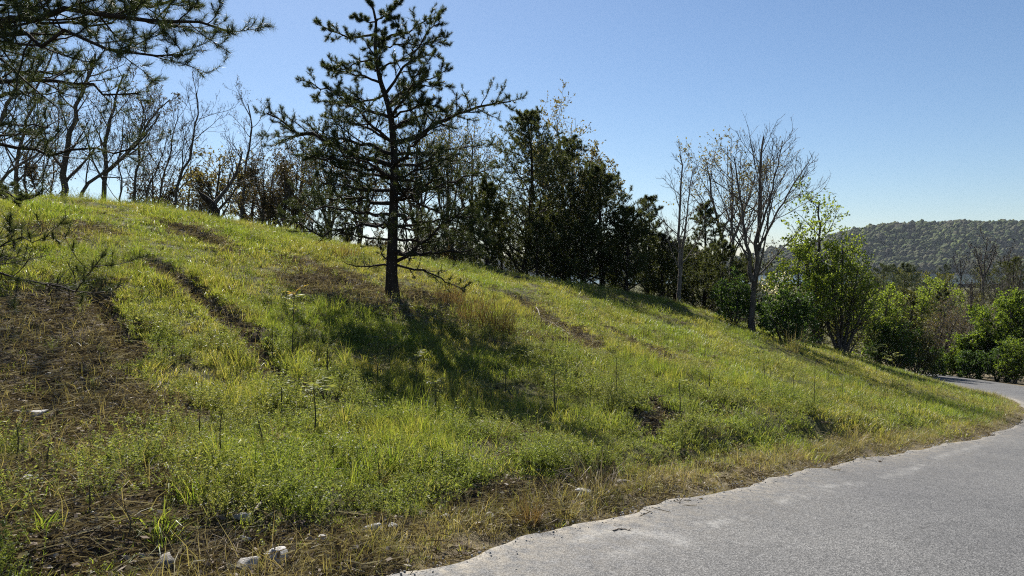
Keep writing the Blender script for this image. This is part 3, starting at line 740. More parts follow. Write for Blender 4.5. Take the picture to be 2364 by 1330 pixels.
def needles(buf, rng, C, T, m, ln, w, spread=.9):
    n = len(C)
    d = nrm(T[:, None] * 0.55 + spread * rng.normal(0, .62, (n, m, 3)) + np.array([0, 0, .12]))
    L = (ln * rng.uniform(.6, 1.2, (n, m)))[..., None]
    b = C[:, None] - T[:, None] * (rng.random((n, m)) * ln * .7)[..., None]
    s = nrm(np.cross(d, rng.normal(0, 1, (n, m, 3)))) * w * .5
    V = np.stack([b - s, b + s, b + d * L], 2).reshape(-1, 3)
    buf.add(V, t=np.arange(n * m)[:, None] * 3 + np.array([[0, 1, 2]]))

LSIDES = [10, 5, 3, 2, 2, 2]
def build_tree(name, label, cat, stems, R0, specs, leaf, mats, seed, group=None, split=False, leafname='crown', wiggle=0.02, tip0=0.25, sides0=10, rscale=1.0):
    """stems: list of world polylines (first point on the ground). leaf: dict or None"""
    rng = rng_(seed); base = np.array(stems[0][0]); K = 14; R0 = np.asarray(R0, float) * rscale
    Ps, Ls = zip(*[poly_to(s_, K) for s_ in stems])
    P = np.array(Ps); L = np.array(Ls)
    w = wiggle * L[:, None, None] * rng.normal(0, .25, P.shape); w[:, 0] = 0; w[:, :, 2] *= .2; P = P + w
    R0 = np.broadcast_to(np.asarray(R0, float), (len(P),))
    tt = np.linspace(0, 1, K); R = R0[:, None] * (1 - (1 - tip0) * tt[None] ** .85)
    R[:, 0] *= 1.35; R[:, 1] *= 1.08
    P = P - base
    lv = [(P, R, L, None)]
    for sp in specs:
        p = lv[-1]; lv.append(grow(rng, p[0], p[1], p[2], p[3], **sp))
    root = thing(name, base, label, cat, group)
    b = Buf(); tubes(b, P, R, sides0)
    link('trunk', b.mesh('trunk', True), mats[0], root)
    nroot = len(lv[1][0]) if len(lv) > 1 else 0
    groups_ = [None] if not split else list(range(nroot))
    for g in groups_:
        b = Buf()
        for li in range(1, len(lv)):
            Pl, Rl, _, rt = lv[li]
            if g is not None:
                mk_ = rt == g; Pl, Rl = Pl[mk_], Rl[mk_]
            tubes(b, Pl, Rl, LSIDES[min(li, 5)])
        if b.n: 
            part = link('limb' if split else 'branches', b.mesh('limb', True), mats[0], root)
        if leaf:
            lb = Buf()
            for li, cnt in leaf['on'].items():
                Pl, _, _, rt = lv[li]
                if g is not None: Pl = Pl[rt == g]
                if len(Pl) == 0: continue
                C, T, _ = sample(rng, Pl, cnt, leaf.get('t0', .2), 1.0)
                if leaf['type'] == 'needle': needles(lb, rng, C, T, leaf['m'], leaf['len'], leaf['w'], leaf.get('spread', .9))
                else:
                    v, q = leaf_quads(rng, C, T, leaf['size'], leaf.get('asp', .55), leaf.get('droop', .1), leaf.get('jit', .8)); lb.add(v, q=q)
            if lb.n: link(leafname, lb.mesh(leafname), mats[1], part if split else root)
    return root

def gp(px, D, sink=.08):
    x = at(px, 600, D)[0]; return np.array([x, D, hz(x, D) - sink])
def copy_tree(o, loc, label, rz=0., sc=1., parent=None):
    c = o.copy(); COL.objects.link(c)
    c.location = loc; c.rotation_euler = (0, 0, rz); c.scale = (sc,) * 3
    c['label'] = label
    for ch in o.children:
        d = ch.copy(); COL.objects.link(d); d.parent = c
    return c

# ---- the big pine on the bank (every limb traced from its place on the trunk)
def pine_limbs(name, label, base, trunk_px, D, limbs, r0, seed, extra, mats, m=16, nl=.085, nw=.0055, l2=14, l3=5, l2len=.27, l2max=.85):
    rng = rng_(seed)
    tr = [base] + [at(px, py, D) for px, py in trunk_px]
    TP, TL = poly_to(tr, 26)
    tt = np.linspace(0, 1, 26); TR = r0 * (1 - .86 * tt ** .9); TR[0] *= 1.35; TR[1] *= 1.12
    root = thing(name, base, label, 'pine tree')
    b = Buf(); tubes(b, (TP - base)[None], TR[None], 12)
    link('trunk', b.mesh('trunk', True), mats[0], root)
    allb = []
    for pts, dz, dens, rad in limbs:                       # pixel path, depth swing at the tip, foliage density, radius
        n = len(pts); W = [at(px, py, D + dz * (i / (n - 1)) ** 1.2) for i, (px, py) in enumerate(pts)]
        j = np.argmin(np.linalg.norm(TP - W[0], axis=1)); 
        if np.linalg.norm(TP[j] - W[0]) < 1.2: W[0] = TP[j]
        allb.append((np.array(W), dens, rad))
    for (h, az, ln, up, dens) in extra:                    # limbs towards and away from the viewer
        j = int(h * 25); s0 = TP[j]; d = np.array([math.sin(az), math.cos(az), up])
        q = [s0 + d * ln * f + np.array([0, 0, .10 * ln * f * f]) + rng.normal(0, .04, 3) * ln * f for f in (0, .35, .7, 1.)]
        allb.append((np.array(q), dens, .018 + .011 * ln))
    for W, dens, rad in allb:
        P, L = poly_to(W, 12); P = P[None] - base
        wv = rng.normal(0, .012 * L, P.shape); wv[:, 0] = 0; P = P + wv
        R = (rad * np.linspace(1, .22, 12))[None]
        b = Buf(); tubes(b, P, R, 7)
        n2 = max(4, int(l2 * (0.45 + L * .36)))
        a2 = grow(rng, P, R, np.array([L]), np.zeros(1, int), n2, t0=.2, t1=1., ang=50, sd=12, lr=(l2len, l2len * .5), k=6, wig=.13, up=.07, rr=.55, rmin=.005, flat=.5)
        a2[2][:] = np.clip(a2[2], .15, l2max)
        a3 = grow(rng, a2[0], a2[1], a2[2], a2[3], l3, t0=.25, t1=1., ang=45, sd=14, lr=(.45, .28), k=4, wig=.16, up=.16, rr=.6, rmin=.0035)
        tubes(b, a2[0], a2[1], 3); tubes(b, a3[0], a3[1] * 1.25, 2)
        br = link('limb', b.mesh('limb', True), mats[0], root)
        if dens > 0:
            lb = Buf()
            for (A, cnt, t0) in ((a3, 5, .15), (a2, 6, .3)):
                sel = rng.random(len(A[0])) < dens
                if not sel.any(): continue
                C, T, _ = sample(rng, A[0][sel], cnt, t0, 1.)
                needles(lb, rng, C, T, m, nl, nw)
            if lb.n: link('needles', lb.mesh('needles'), mats[1], br)
    return root

def Z2(pts): return [(600 + a / 1.9, b / 1.9) for a, b in pts]
PD = 16.5
pb_ = ground_at(905, 682); PD = float(pb_[1])
limbs = [
    (Z2([(510, 170), (420, 165), (350, 150), (240, 108)]), -.3, 1.0, .030), (Z2([(512, 120), (470, 95), (410, 68)]), .2, 1., .02),
    (Z2([(525, 350), (480, 340), (400, 325), (265, 282)]), .5, .95, .03), (Z2([(515, 240), (440, 270), (360, 310), (280, 300)]), -.5, .9, .022),
    (Z2([(565, 530), (480, 480), (400, 425), (270, 390), (190, 352)]), -.5, 1.0, .042), (Z2([(550, 430), (470, 440), (380, 450), (265, 440)]), .7, .9, .03),
    (Z2([(585, 755), (480, 705), (330, 640), (150, 560), (30, 488)]), -.6, 1.0, .062), (Z2([(585, 700), (450, 630), (300, 600), (150, 600), (65, 600)]), .6, .95, .045),
    (Z2([(580, 640), (480, 570), (380, 540), (280, 520)]), 1.0, .9, .035), (Z2([(585, 800), (470, 730), (380, 700), (230, 690), (180, 640)]), -1.2, .85, .045),
    (Z2([(580, 990), (480, 985), (370, 1000), (270, 1022), (170, 985), (90, 960)]), -.5, .45, .040), (Z2([(575, 900), (460, 880), (330, 890), (200, 930)]), .6, .4, .03),
    (Z2([(570, 1165), (500, 1168), (440, 1170), (365, 1152)]), -.3, 0.0, .028), (Z2([(560, 1150), (535, 1110), (520, 1050)]), -.2, .1, .02),
    (Z2([(575, 840), (470, 830), (390, 780), (300, 770)]), -.6, .55, .03),
    (Z2([(508, 195), (570, 165), (640, 150), (720, 90), (792, 58)]), .3, 1., .03), (Z2([(548, 405), (590, 350), (640, 290), (700, 200), (740, 130), (790, 100)]), -.4, .95, .036),
    (Z2([(690, 205), (740, 190), (825, 162)]), -.4, 1., .02), (Z2([(560, 445), (620, 400), (680, 375), (760, 340), (828, 302)]), .4, 1., .034), (Z2([(565, 440), (650, 385), (730, 380), (815, 380)]), -.6, .95, .028),
    (Z2([(535, 310), (600, 270), (690, 250), (775, 240)]), .7, .9, .025),
    (Z2([(590, 632), (680, 595), (740, 560), (840, 515), (950, 470), (1030, 455), (1110, 438)]), -.5, 1., .062), (Z2([(580, 560), (680, 510), (760, 490), (860, 490)]), .8, .95, .036), (Z2([(580, 520), (660, 480), (720, 460), (790, 470)]), -.9, .95, .03),
    (Z2([(600, 765), (680, 800), (780, 830), (880, 800)]), .5, .6, .035), (Z2([(605, 830), (720, 900), (790, 940), (870, 950), (1000, 962)]), -.4, .55, .035),
    (Z2([(605, 1132), (680, 1090), (740, 1050), (800, 990), (860, 952), (900, 900)]), -.6, .55, .045), (Z2([(800, 990), (860, 1010), (900, 1080), (960, 1130)]), -.6, .6, .022),
    (Z2([(605, 1160), (680, 1180), (740, 1198), (800, 1225), (850, 1252), (912, 1280)]), -.9, .18, .03), (Z2([(600, 900), (660, 950), (720, 1010)]), -.5, .3, .025),
    (Z2([(860, 952), (900, 960), (960, 1000), (1010, 1060)]), -.6, .8, .02),
    (Z2([(510, 100), (560, 60), (590, 30), (615, 5)]), .2, 1., .02), (Z2([(500, 60), (490, 25), (468, -5)]), 0, 1., .018), (Z2([(505, 75), (540, 70), (580, 90), (600, 130)]), -.3, 1., .016)]
r2 = rng_(5)
extra = []
for i in range(12):
    h = .30 + .60 * (i + .5) / 12
    az = (0 if i % 2 else math.pi) + r2.normal(0, .55)
    extra.append((h, az, (2.7 * (1 - h) ** .75 + .35) * r2.uniform(.75, 1.1), .12 + .25 * h, .35 if h < .42 else .85))
for i in range(20):                                        # the lower crown is thick with half-dead limbs
    h = .16 + .36 * (i + .5) / 20
    extra.append((h, i * 2.4 + r2.normal(0, .3), r2.uniform(1.3, 2.7), r2.uniform(-.12, .18), .30 if h < .26 else .62))
pine = pine_limbs('pine_tree', 'tall dark pine standing alone on the grassy bank', pb_ - np.array([0, 0, .1]),
                  Z2([(578, 1180), (582, 1050), (588, 850), (590, 700), (575, 520), (550, 420), (522, 330), (505, 200), (510, 100), (494, 30), (476, -6)]), PD, limbs, .142, 21, extra,
                  (M['pine_bark'], M['needle']))

# ---- the nearer pine whose limbs reach in at the left edge of the picture
LD = 7.0
lb_ = np.array([at(-260, 600, LD)[0], LD, 0]); lb_[2] = hz(lb_[0], lb_[1]) - .1
ll = [
    ([(-250, 120), (-80, 85), (56, 40), (100, 25), (170, 27), (270, 37), (340, 48), (425, 66), (535, 70)], -.5, 1., .042),
    ([(-250, 60), (-80, 20), (80, -5), (220, -12), (360, -5), (460, -12)], -.4, 1., .036), ([(-250, 150), (-70, 80), (30, 72), (150, 90), (263, 97), (376, 118), (418, 110)], -.7, .9, .032),
    ([(-255, 0), (-60, -30), (120, -45), (300, -30), (400, 5)], .4, 1., .036), ([(-255, 100), (-40, 40), (90, 50), (200, 60), (300, 30)], .6, 1., .03),
    ([(-255, 600), (-100, 565), (0, 563), (47, 562), (115, 553)], -.5, .35, .015),
    ([(-255, 650), (-100, 612), (0, 629), (72, 655), (159, 667), (202, 644), (236, 600)], -.7, .35, .017)]
ext = []
for i in range(9):
    h = .45 + .5 * (i + .5) / 9; az = r2.uniform(math.pi * 1.05, math.pi * 1.95)
    ext.append((h, az, (2.4 * (1 - h) ** .6 + .4) * r2.uniform(.7, 1.05), .1 + .2 * h, .85))
leftpine = pine_limbs('pine_tree', 'near pine whose long needled limbs reach in at the top left corner', lb_,
                      [(-258, 500), (-255, 300), (-252, 100), (-252, -80), (-250, -200), (-254, -290)], LD, ll, .115, 33, ext, (M['pine_bark'], M['needle']), m=22, nl=.078, nw=.0032, l2=15, l3=5, l2len=.24, l2max=.5)
LD = 12.5
lb_ = np.array([at(-130, 600, LD)[0], LD, 0]); lb_[2] = hz(lb_[0], lb_[1]) - .1
ll = [
    ([(-128, 225), (-60, 195), (0, 184), (94, 188), (200, 195), (263, 214), (325, 212)], -.8, .9, .05), ([(-126, 190), (-40, 150), (30, 160), (150, 165), (220, 155)], .7, 1., .045),
    ([(-126, 150), (-40, 110), (60, 100), (150, 120)], -1.2, 1., .04), ([(-126, 250), (-50, 230), (40, 215), (130, 215)], .9, .7, .04),
    ([(-128, 380), (-60, 352), (0, 338), (113, 350), (226, 346), (355, 324)], -.7, .75, .04), ([(-128, 370), (-50, 320), (20, 310), (100, 310)], .6, .9, .035),
    ([(-129, 470), (-60, 438), (0, 440), (45, 460), (72, 462)], -.5, .8, .028), ([(-129, 455), (-60, 425), (10, 430), (40, 440)], .5, .8, .028), ([(-129, 330), (-60, 300), (30, 290), (120, 300)], -1.3, .6, .035)]
ext = []
for i in range(16):
    h = .35 + .6 * (i + .5) / 16; az = r2.uniform(math.pi * .95, math.pi * 2.05)
    ext.append((h, az, (2.8 * (1 - h) ** .6 + .4) * r2.uniform(.7, 1.05), .1 + .2 * h, .85))
pine_limbs('pine_tree', 'second pine at the left edge with level limbs before the crest trees', lb_,
           [(-130, 500), (-128, 300), (-126, 150), (-127, 20), (-124, -60)], LD, ll, .15, 34, ext, (M['pine_bark'], M['needle']), m=17, nl=.08, nw=.0045, l2=12, l3=5, l2len=.24, l2max=.7)

# ---- leafless and budding trees along the crest, left
BARE = [dict(n=11, t0=.26, t1=.98, ang=42, sd=11, lr=(.40, .18), k=7, wig=.13, up=.09, rr=.5, rmin=.010),
        dict(n=6, t0=.25, t1=1., ang=42, sd=12, lr=(.46, .26), k=6, wig=.16, up=.07, rr=.6, rmin=.007),
        dict(n=5, t0=.25, t1=1., ang=40, sd=14, lr=(.5, .3), k=5, wig=.18, up=.05, rr=.6, rmin=.005),
        dict(n=4, t0=.2, t1=1., ang=38, sd=14, lr=(.55, .4), k=3, wig=.18, up=.05, rr=.65, rmin=.0042)]
def px_tree(name, label, cat, paths, D, R0, specs, leaf, mats, seed, **kw):
    st = []
    for p in paths:
        if p[0] is None: q = [at(a, b, D) for a, b in p[1:]]
        else: q = [gp(p[0][0], D)] + [at(a, b, D) for a, b in p[1:]]
        st.append(q)
    return build_tree(name, label, cat, st, R0, specs, leaf, mats, seed, **kw)
BUD = dict(type='leaf', on={4: 1}, size=.035, asp=.6)
BUDS = dict(type='leaf', on={3: 1, 4: 1}, size=.045, asp=.6)
G_L = 'bare trees along the crest'
def Z1(pts): return [(a / 2.66, b / 2.66) for a, b in pts]
px_tree('bare_tree', 'budding tree leaning right, leftmost trunk rising from the crest', 'tree', [[(34, 0)] + Z1([(120, 950), (160, 760), (215, 600), (280, 430), (340, 290)])], 24, .13, BARE, BUD, (M['bark'], M['bud']), 101, group=G_L, rscale=.68)
px_tree('bare_tree', 'thickest-trunked budding tree on the left crest, leaning right', 'tree', [[(140, 0)] + Z1([(400, 950), (450, 750), (500, 560), (565, 420), (600, 330)])], 23, .19, BARE, BUD, (M['bark'], M['bud']), 102, group=G_L, rscale=.68)
px_tree('bare_tree', 'budding tree with spreading right-hand limbs beside the thickest left trunk', 'tree', [[(239, 0)] + Z1([(645, 1000), (650, 850), (690, 680), (730, 540), (760, 450)]), [None] + Z1([(640, 1060), (720, 1000), (830, 880), (950, 700), (1040, 610)])], 23.5, [.14, .09], BARE, BUDS, (M['bark'], M['bud']), 103, group=G_L, rscale=.68)
px_tree('bare_tree', 'low arching tree bending right from the left crest', 'tree', [[(168, 0)] + Z1([(520, 1150), (640, 1060), (760, 960), (870, 850), (980, 700)])], 22.5, .10, BARE, BUD, (M['bark'], M['bud']), 104, group=G_L, rscale=.68)
px_tree('bare_tree', 'thin crooked tree right of the arching tree on the crest', 'tree', [[(301, 0)] + Z1([(830, 1130), (860, 980), (850, 850), (880, 720), (860, 620)])], 24, .085, BARE, BUD, (M['bark'], M['bud']), 105, group=G_L, rscale=.68)
px_tree('bare_tree', 'short slanting sapling trunk on the left crest', 'tree', [[(327, 0)] + Z1([(910, 1150), (960, 1050), (1000, 950), (1030, 830)])], 25, .065, BARE, BUD, (M['bark'], M['bud']), 106, group=G_L, rscale=.68)
px_tree('bare_tree', 'slim leafless tree with fine upright twigs, left of a leaning pair', 'tree', [[(380, 0)] + Z1([(985, 1150), (1030, 1000), (1060, 850), (1085, 720), (1095, 670)])], 26, .075, BARE, None, (M['bark'], M['bud']), 107, group=G_L, rscale=.68)
px_tree('bare_tree', 'tall leafless tree leaning right with a brushy pointed crown', 'tree', [[(393, 0)] + Z1([(1090, 1130), (1150, 1000), (1190, 820), (1212, 690), (1205, 560)])], 25, .10, BARE, None, (M['bark'], M['bud']), 108, group=G_L, rscale=.68)
px_tree('bare_tree', 'leafless tree standing between tawny bush and lone pine', 'tree', [[(553, 0)] + Z1([(1500, 1100), (1530, 900), (1545, 770), (1530, 640)])], 27, .11, BARE, BUD, (M['bark'], M['bud']), 109, group=G_L, rscale=.68)
px_tree('bare_tree', 'budding tree cut by the left picture edge, arching right', 'tree', [[(-40, 0)] + Z1([(20, 1100), (110, 1020), (250, 930), (380, 780)]), [None] + Z1([(-100, 1150), (-40, 900), (40, 650), (160, 500), (260, 380)])], 22, [.1, .13], BARE, BUD, (M['bark'], M['bud']), 110, group=G_L, rscale=.68)
px_tree('bare_tree', 'half-leafed trunk behind the two leftmost crest trees', 'tree', [[(75, 0)] + Z1([(160, 1050), (180, 900), (230, 700), (250, 560)])], 28, .10, BARE, BUDS, (M['bark'], M['bud']), 111, group=G_L, rscale=.68)
px_tree('bare_tree', 'thin straight trunk between the thickest trunk and its right-hand neighbour', 'tree', [[(120, 0)] + Z1([(320, 1100), (345, 950), (360, 800), (350, 650)])], 29, .085, BARE, BUDS, (M['bark'], M['bud']), 112, group=G_L, rscale=.68)
px_tree('bare_tree', 'thin trunk between forked crest tree and crooked tree', 'tree', [[(275, 0)] + Z1([(745, 1130), (725, 1000), (750, 850), (760, 720)])], 27, .07, BARE, BUD, (M['bark'], M['bud']), 113, group=G_L, rscale=.68)
# broken dark snag
snag = thing('broken_snag', gp(505, 21.2), 'short broken dead trunk leaning left on the crest', 'dead tree')
b = Buf(); P, L = poly_to([gp(505, 21.2), at(492, 475, 21.2), at(476, 460, 21.1), at(460, 446, 21.0)], 9)
P = P + rng_(3).normal(0, .012, P.shape); tubes(b, (P - np.array(snag.location))[None], (np.array([.16, .13, .12, .11, .1, .09, .085, .075, .03]))[None], 9)
link('trunk', b.mesh('trunk', True), M['pine_bark'], snag)
b = Buf(); P2, L2 = poly_to([at(488, 478, 21.2), at(520, 440, 21.4), at(545, 400, 21.6), at(560, 350, 21.8)], 9)
a1 = grow(rng_(4), (P2 - np.array(snag.location))[None], np.linspace(.06, .02, 9)[None], np.array([L2]), None, 8, lr=(.45, .3), rmin=.008)
a2 = grow(rng_(6), a1[0], a1[1], a1[2], a1[3], 6, lr=(.5, .3), rmin=.006)
tubes(b, (P2 - np.array(snag.location))[None], np.linspace(.07, .02, 9)[None], 6); tubes(b, a1[0], a1[1], 4); tubes(b, a2[0], a2[1], 3)
link('limb', b.mesh('limb', True), M['bark'], snag)

# ---- leafing and brushy trees behind the crest, middle
BUSHY = [dict(n=12, t0=.18, t1=.98, ang=42, sd=12, lr=(.55, .3), k=6, wig=.14, up=.08, rr=.55, rmin=.010),
         dict(n=7, t0=.2, t1=1., ang=44, sd=12, lr=(.5, .3), k=5, wig=.16, up=.05, rr=.6, rmin=.007),
         dict(n=6, t0=.2, t1=1., ang=44, sd=14, lr=(.5, .32), k=4, wig=.18, up=.04, rr=.62, rmin=.0045)]
LT = lambda s, a=3, b_=2: dict(type='leaf', on={3: a, 2: b_}, size=s, asp=.6)
G_M = 'trees behind the crest'
px_tree('leafing_tree', 'round tawny bush of young leaves behind the broken snag', 'tree', [[(495, 0), (500, 450), (505, 410), (508, 378)], [None, (490, 490), (470, 450), (455, 410)], [None, (500, 490), (535, 450), (560, 410)]], 28, [.09, .06, .06], BUSHY, LT(.085), (M['bark'], M['leaf_tawny']), 120, group=G_M)
px_tree('leafing_tree', 'dark twiggy bush between the two leftmost crest trunks', 'tree', [[(95, 0), (98, 420), (100, 390), (104, 365)], [None, (92, 460), (75, 420), (68, 385)]], 26, [.05, .04], BUSHY, LT(.06, 3, 1), (M['bark'], M['bud']), 121, group=G_M)
for i, (pb0, pt_, yt, D, mt, lab) in enumerate([(620, 630, 400, 29, 'leaf_bronze', 'bronze-leaved tree just left of the lone pine crown'), (690, 700, 345, 31, 'bud', 'dark brushy tree behind the left limbs of the lone pine'),
        (760, 770, 330, 30, 'leaf_olive', 'olive-tinted tree directly left of the lone pine trunk'), (830, 825, 360, 28, 'bud', 'twiggy bush close behind the lone pine trunk, left side'),
        (960, 965, 300, 30, 'leaf_olive', 'leafing tree just right of the lone pine trunk'), (1030, 1035, 290, 32, 'leaf_tawny', 'tawny budding tree between the pine and dark evergreens'),
        (1085, 1090, 310, 33, 'leaf_tawny', 'thin tawny tree touching the left side of the evergreens'), (655, 660, 420, 25, 'bud', 'low brown twiggy bush at the crest left of the pine'), (580, 590, 420, 30, 'leaf_bronze', 'bronze bush between the slim leafless tree and the pine'), (430, 440, 420, 31, 'bud', 'low twiggy brush behind the brushy pointed tree'),
        (350, 352, 400, 30, 'bud', 'twiggy brush behind the short slanting trunk')]):
    px_tree('leafing_tree', lab, 'tree', [[(pb0, 0), (pb0 + 3, (yt + 560) / 2), (pt_, yt)], [None, (pb0, 540), (pb0 - 22, (yt + 560) / 2), (pb0 - 34, yt + 40)], [None, (pb0, 540), (pb0 + 26, (yt + 570) / 2), (pb0 + 40, yt + 50)]], D, [.10, .07, .07], BUSHY, LT(.075, 2, 1), (M['bark'], M[mt]), 130 + i, group=G_M)

BR = [o for o in COL.objects if o.name.startswith('leafing_tree')]
def copy_at(src, px, D, sc, lab):
    x = at(px, 600, D)[0]; copy_tree(src, (x, D, hz(x, D) - .05), lab, rng_(int(px)).random() * 6.28, sc)
for k, px, D, sc, lab in [(1, 605, 25.5, .8, 'low twiggy bush on the crest right of the broken snag'), (1, 680, 26, .9, 'low twiggy bush on the crest under the left pine limbs'), (9, 725, 27, .6, 'brown bush on the crest left of the pine, below its limbs'), (9, 800, 27.5, .65, 'brown bush on the crest nearest the pine trunk at left'), (9, 870, 29, .6, 'brown bush just behind the pine trunk'), (1, 940, 28, .9, 'low twiggy bush on the crest right of the pine trunk'),
                          (9, 1000, 29, .6, 'brown bush on the crest between pine and evergreens'), (9, 1050, 30, .7, 'brown bush left of the olive-green pine'), (10, 400, 30, .6, 'twiggy bush behind the leaning leafless pair'), (10, 470, 27, .5, 'twiggy bush behind the broken snag'), (10, 270, 30, .5, 'twiggy bush behind the forked crest tree'), (10, 190, 30, .5, 'twiggy bush behind the arching tree'), (10, 20, 28, .5, 'twiggy bush at the left picture edge')]:
    copy_at(BR[k], px, D, sc, lab)

# ---- dark evergreens right of centre
def conifer(name, label, px, D, ytop, seed, width=.36, mats=None, n1=46, dens=(4, 4), nl=.12, m=8, low=.08, group='dark evergreens behind the bank'):
    top = at(px + rng_(seed).normal(0, 6), ytop, D); bs = gp(px, D)
    H = top[2] - bs[2]
    q = rng_(seed)
    specs = [dict(n=n1, t0=low, t1=.985, ang=64, sd=10, lr=(width, .05), lpow=2.1, k=7, wig=.09, up=.07, rr=.32, rmin=.008),
             dict(n=10, t0=.12, t1=1., ang=48, sd=10, lr=(.34, .2), k=4, wig=.12, up=.10, rr=.55, rmin=.005, flat=.3),
             dict(n=3, t0=.3, t1=1., ang=44, sd=12, lr=(.45, .35), k=3, wig=.14, up=.14, rr=.6, rmin=.004)]
    mid = (bs + top) / 2 + np.array([q.normal(0, .02), 0, 0]) * H
    return build_tree(name, label, 'evergreen tree', [[bs, mid, top]], .018 * H + .03, specs,
                      dict(type='needle', on={3: dens[0], 2: dens[1]}, m=m, len=nl, w=.017, t0=.1), mats or (M['pine_bark'], M['cedar']), seed, group=group, tip0=.1, wiggle=.01)
conifer('evergreen_tree', 'tallest dark evergreen, conical, right of the lone pine', 1208, 30, 255, 201, .42, n1=66, low=.04)
conifer('evergreen_tree', 'dark evergreen filling in right beside the tallest one', 1300, 31, 320, 202, .40, n1=56, low=.04)
conifer('evergreen_tree', 'broad dark evergreen with right-reaching limbs', 1390, 30, 385, 203, .46, n1=46, low=.03)
conifer('evergreen_tree', 'small pine at the right end of the evergreens', 1492, 33, 455, 204, .30, mats=(M['pine_bark'], M['needle']), n1=34, dens=(3, 2))
conifer('evergreen_tree', 'olive-green pine at the left foot of the tallest evergreen', 1125, 27, 420, 205, .46, mats=(M['pine_bark'], M['needle_olive']), n1=36, low=.04)
conifer('evergreen_tree', 'low dark evergreen below the broad one, by the crest', 1445, 29, 480, 206, .46, n1=38, low=.02)
conifer('evergreen_tree', 'small dark pine behind the thin leafless tree', 1625, 36, 470, 207, .34, n1=40, low=.03)
conifer('evergreen_tree', 'low dark evergreen between thin and large leafless trees', 1670, 33, 560, 208, .55, n1=30, low=.03)
conifer('evergreen_tree', 'low dark evergreen in the gap left of thin leafless tree', 1530, 32, 540, 209, .5, n1=32, low=.03)
EV = [o for o in COL.objects if o.name.startswith('evergreen_tree')]
def tree_copy_at(src, px, D, sc, lab): 
    x = at(px, 600, D)[0]; copy_tree(src, (x, D, hz(x, D) - .05), lab, rng_(int(px)).random() * 6.28, sc)
for k, px, D, sc, lab in [(2, 1160, 37, .8, 'dark evergreen between the olive pine and the tallest evergreen'), (1, 1255, 38, .85, 'dark evergreen seen through the gap right of the tallest one'), (2, 1345, 36, .85, 'dark evergreen behind the broad one, left side'), (5, 1420, 36, .9, 'dark evergreen behind the broad one, right side'), (2, 1500, 38, .8, 'dark evergreen behind the small end pine'), (5, 1560, 35, 1.0, 'dark evergreen behind the thin leafless trunk'),
                          (7, 1600, 40, 1.1, 'low dark evergreen right of the thin leafless trunk'), (5, 1650, 42, .95, 'dark evergreen left of the tan-topped trees'), (7, 1720, 40, 1.1, 'low dark evergreen behind the large leafless trunk'), (5, 1780, 44, .9, 'dark evergreen behind the white blossom'), (7, 1280, 29, .75, 'low dark evergreen at the foot of the tallest one, right'), (7, 1240, 28, .6, 'low dark evergreen at the foot of the tallest one, left'), (7, 1350, 28.5, .75, 'low dark evergreen at the crest below the broad one'), (7, 1070, 36, .9, 'low dark evergreen far behind the olive pine'), (7, 990, 35, .8, 'low dark evergreen behind the crest right of the lone pine trunk'), (7, 1850, 48, 1.0, 'dark evergreen low behind the green understorey tree')]:
    tree_copy_at(EV[k], px, D, sc, lab)
px_tree('leafing_tree', 'tall tan oak crown rising behind the dark evergreens', 'tree', [[(1300, 0), (1300, 480), (1296, 390), (1290, 320)], [None, (1300, 540), (1335, 440), (1365, 370)], [None, (1298, 500), (1260, 420), (1245, 350)], [None, (1305, 560), (1360, 480), (1390, 420)]], 35, [.16, .1, .1, .09], BUSHY, LT(.095, 7, 3), (M['bark'], M['leaf_tawny']), 210, group=G_M)
px_tree('leafing_tree', 'tan-topped trees behind the two leafless trees', 'tree', [[(1688, 0), (1690, 520), (1692, 430), (1685, 375)], [None, (1680, 600), (1650, 480), (1632, 375)], [None, (1690, 560), (1725, 470), (1745, 400)]], 38, [.13, .1, .09], BUSHY, LT(.11, 2, 1), (M['bark_pale'], M['leaf_tawny']), 211, group=G_M)

# ---- leafless trees on the right
WHIP = [dict(n=15, t0=.2, t1=.985, ang=44, sd=9, lr=(.60, .16), k=8, wig=.06, up=.055, rr=.42, rmin=.010),
        dict(n=8, t0=.2, t1=1., ang=36, sd=9, lr=(.36, .22), k=6, wig=.08, up=.05, rr=.55, rmin=.007),
        dict(n=5, t0=.2, t1=1., ang=36, sd=10, lr=(.45, .3), k=4, wig=.09, up=.05, rr=.6, rmin=.005)]
bt = ground_at(1738, 768); BD = float(bt[1])
px_tree('bare_tree', 'large leafless tree with wide fan of branches on the slope', 'tree', [[(1738, 0), (1736, 700), (1745, 590), (1750, 480), (1757, 400), (1763, 315)], [None, (1738, 650), (1722, 560), (1712, 480), (1700, 400), (1694, 360)], [None, (1746, 580), (1790, 500), (1830, 430), (1868, 375)], [None, (1748, 560), (1782, 440), (1798, 370), (1806, 325)]], BD, [.115, .075, .05, .05], WHIP, None, (M['bark'], None), 220, split=True)
# ground-hugging side limbs of the same shape come from the generator; the thin neighbour stands behind
px_tree('bare_tree', 'thin leafless tree standing left of the large leafless one', 'tree', [[(1568, 0), (1570, 600), (1567, 500), (1572, 430), (1574, 355)], [None, (1569, 640), (1580, 540), (1592, 440), (1600, 390)]], 28.5, [.085, .055], [dict(WHIP[0], n=15, lr=(.32, .12)), WHIP[1], WHIP[2]], None, (M['bark_pale'], None), 221, split=True)

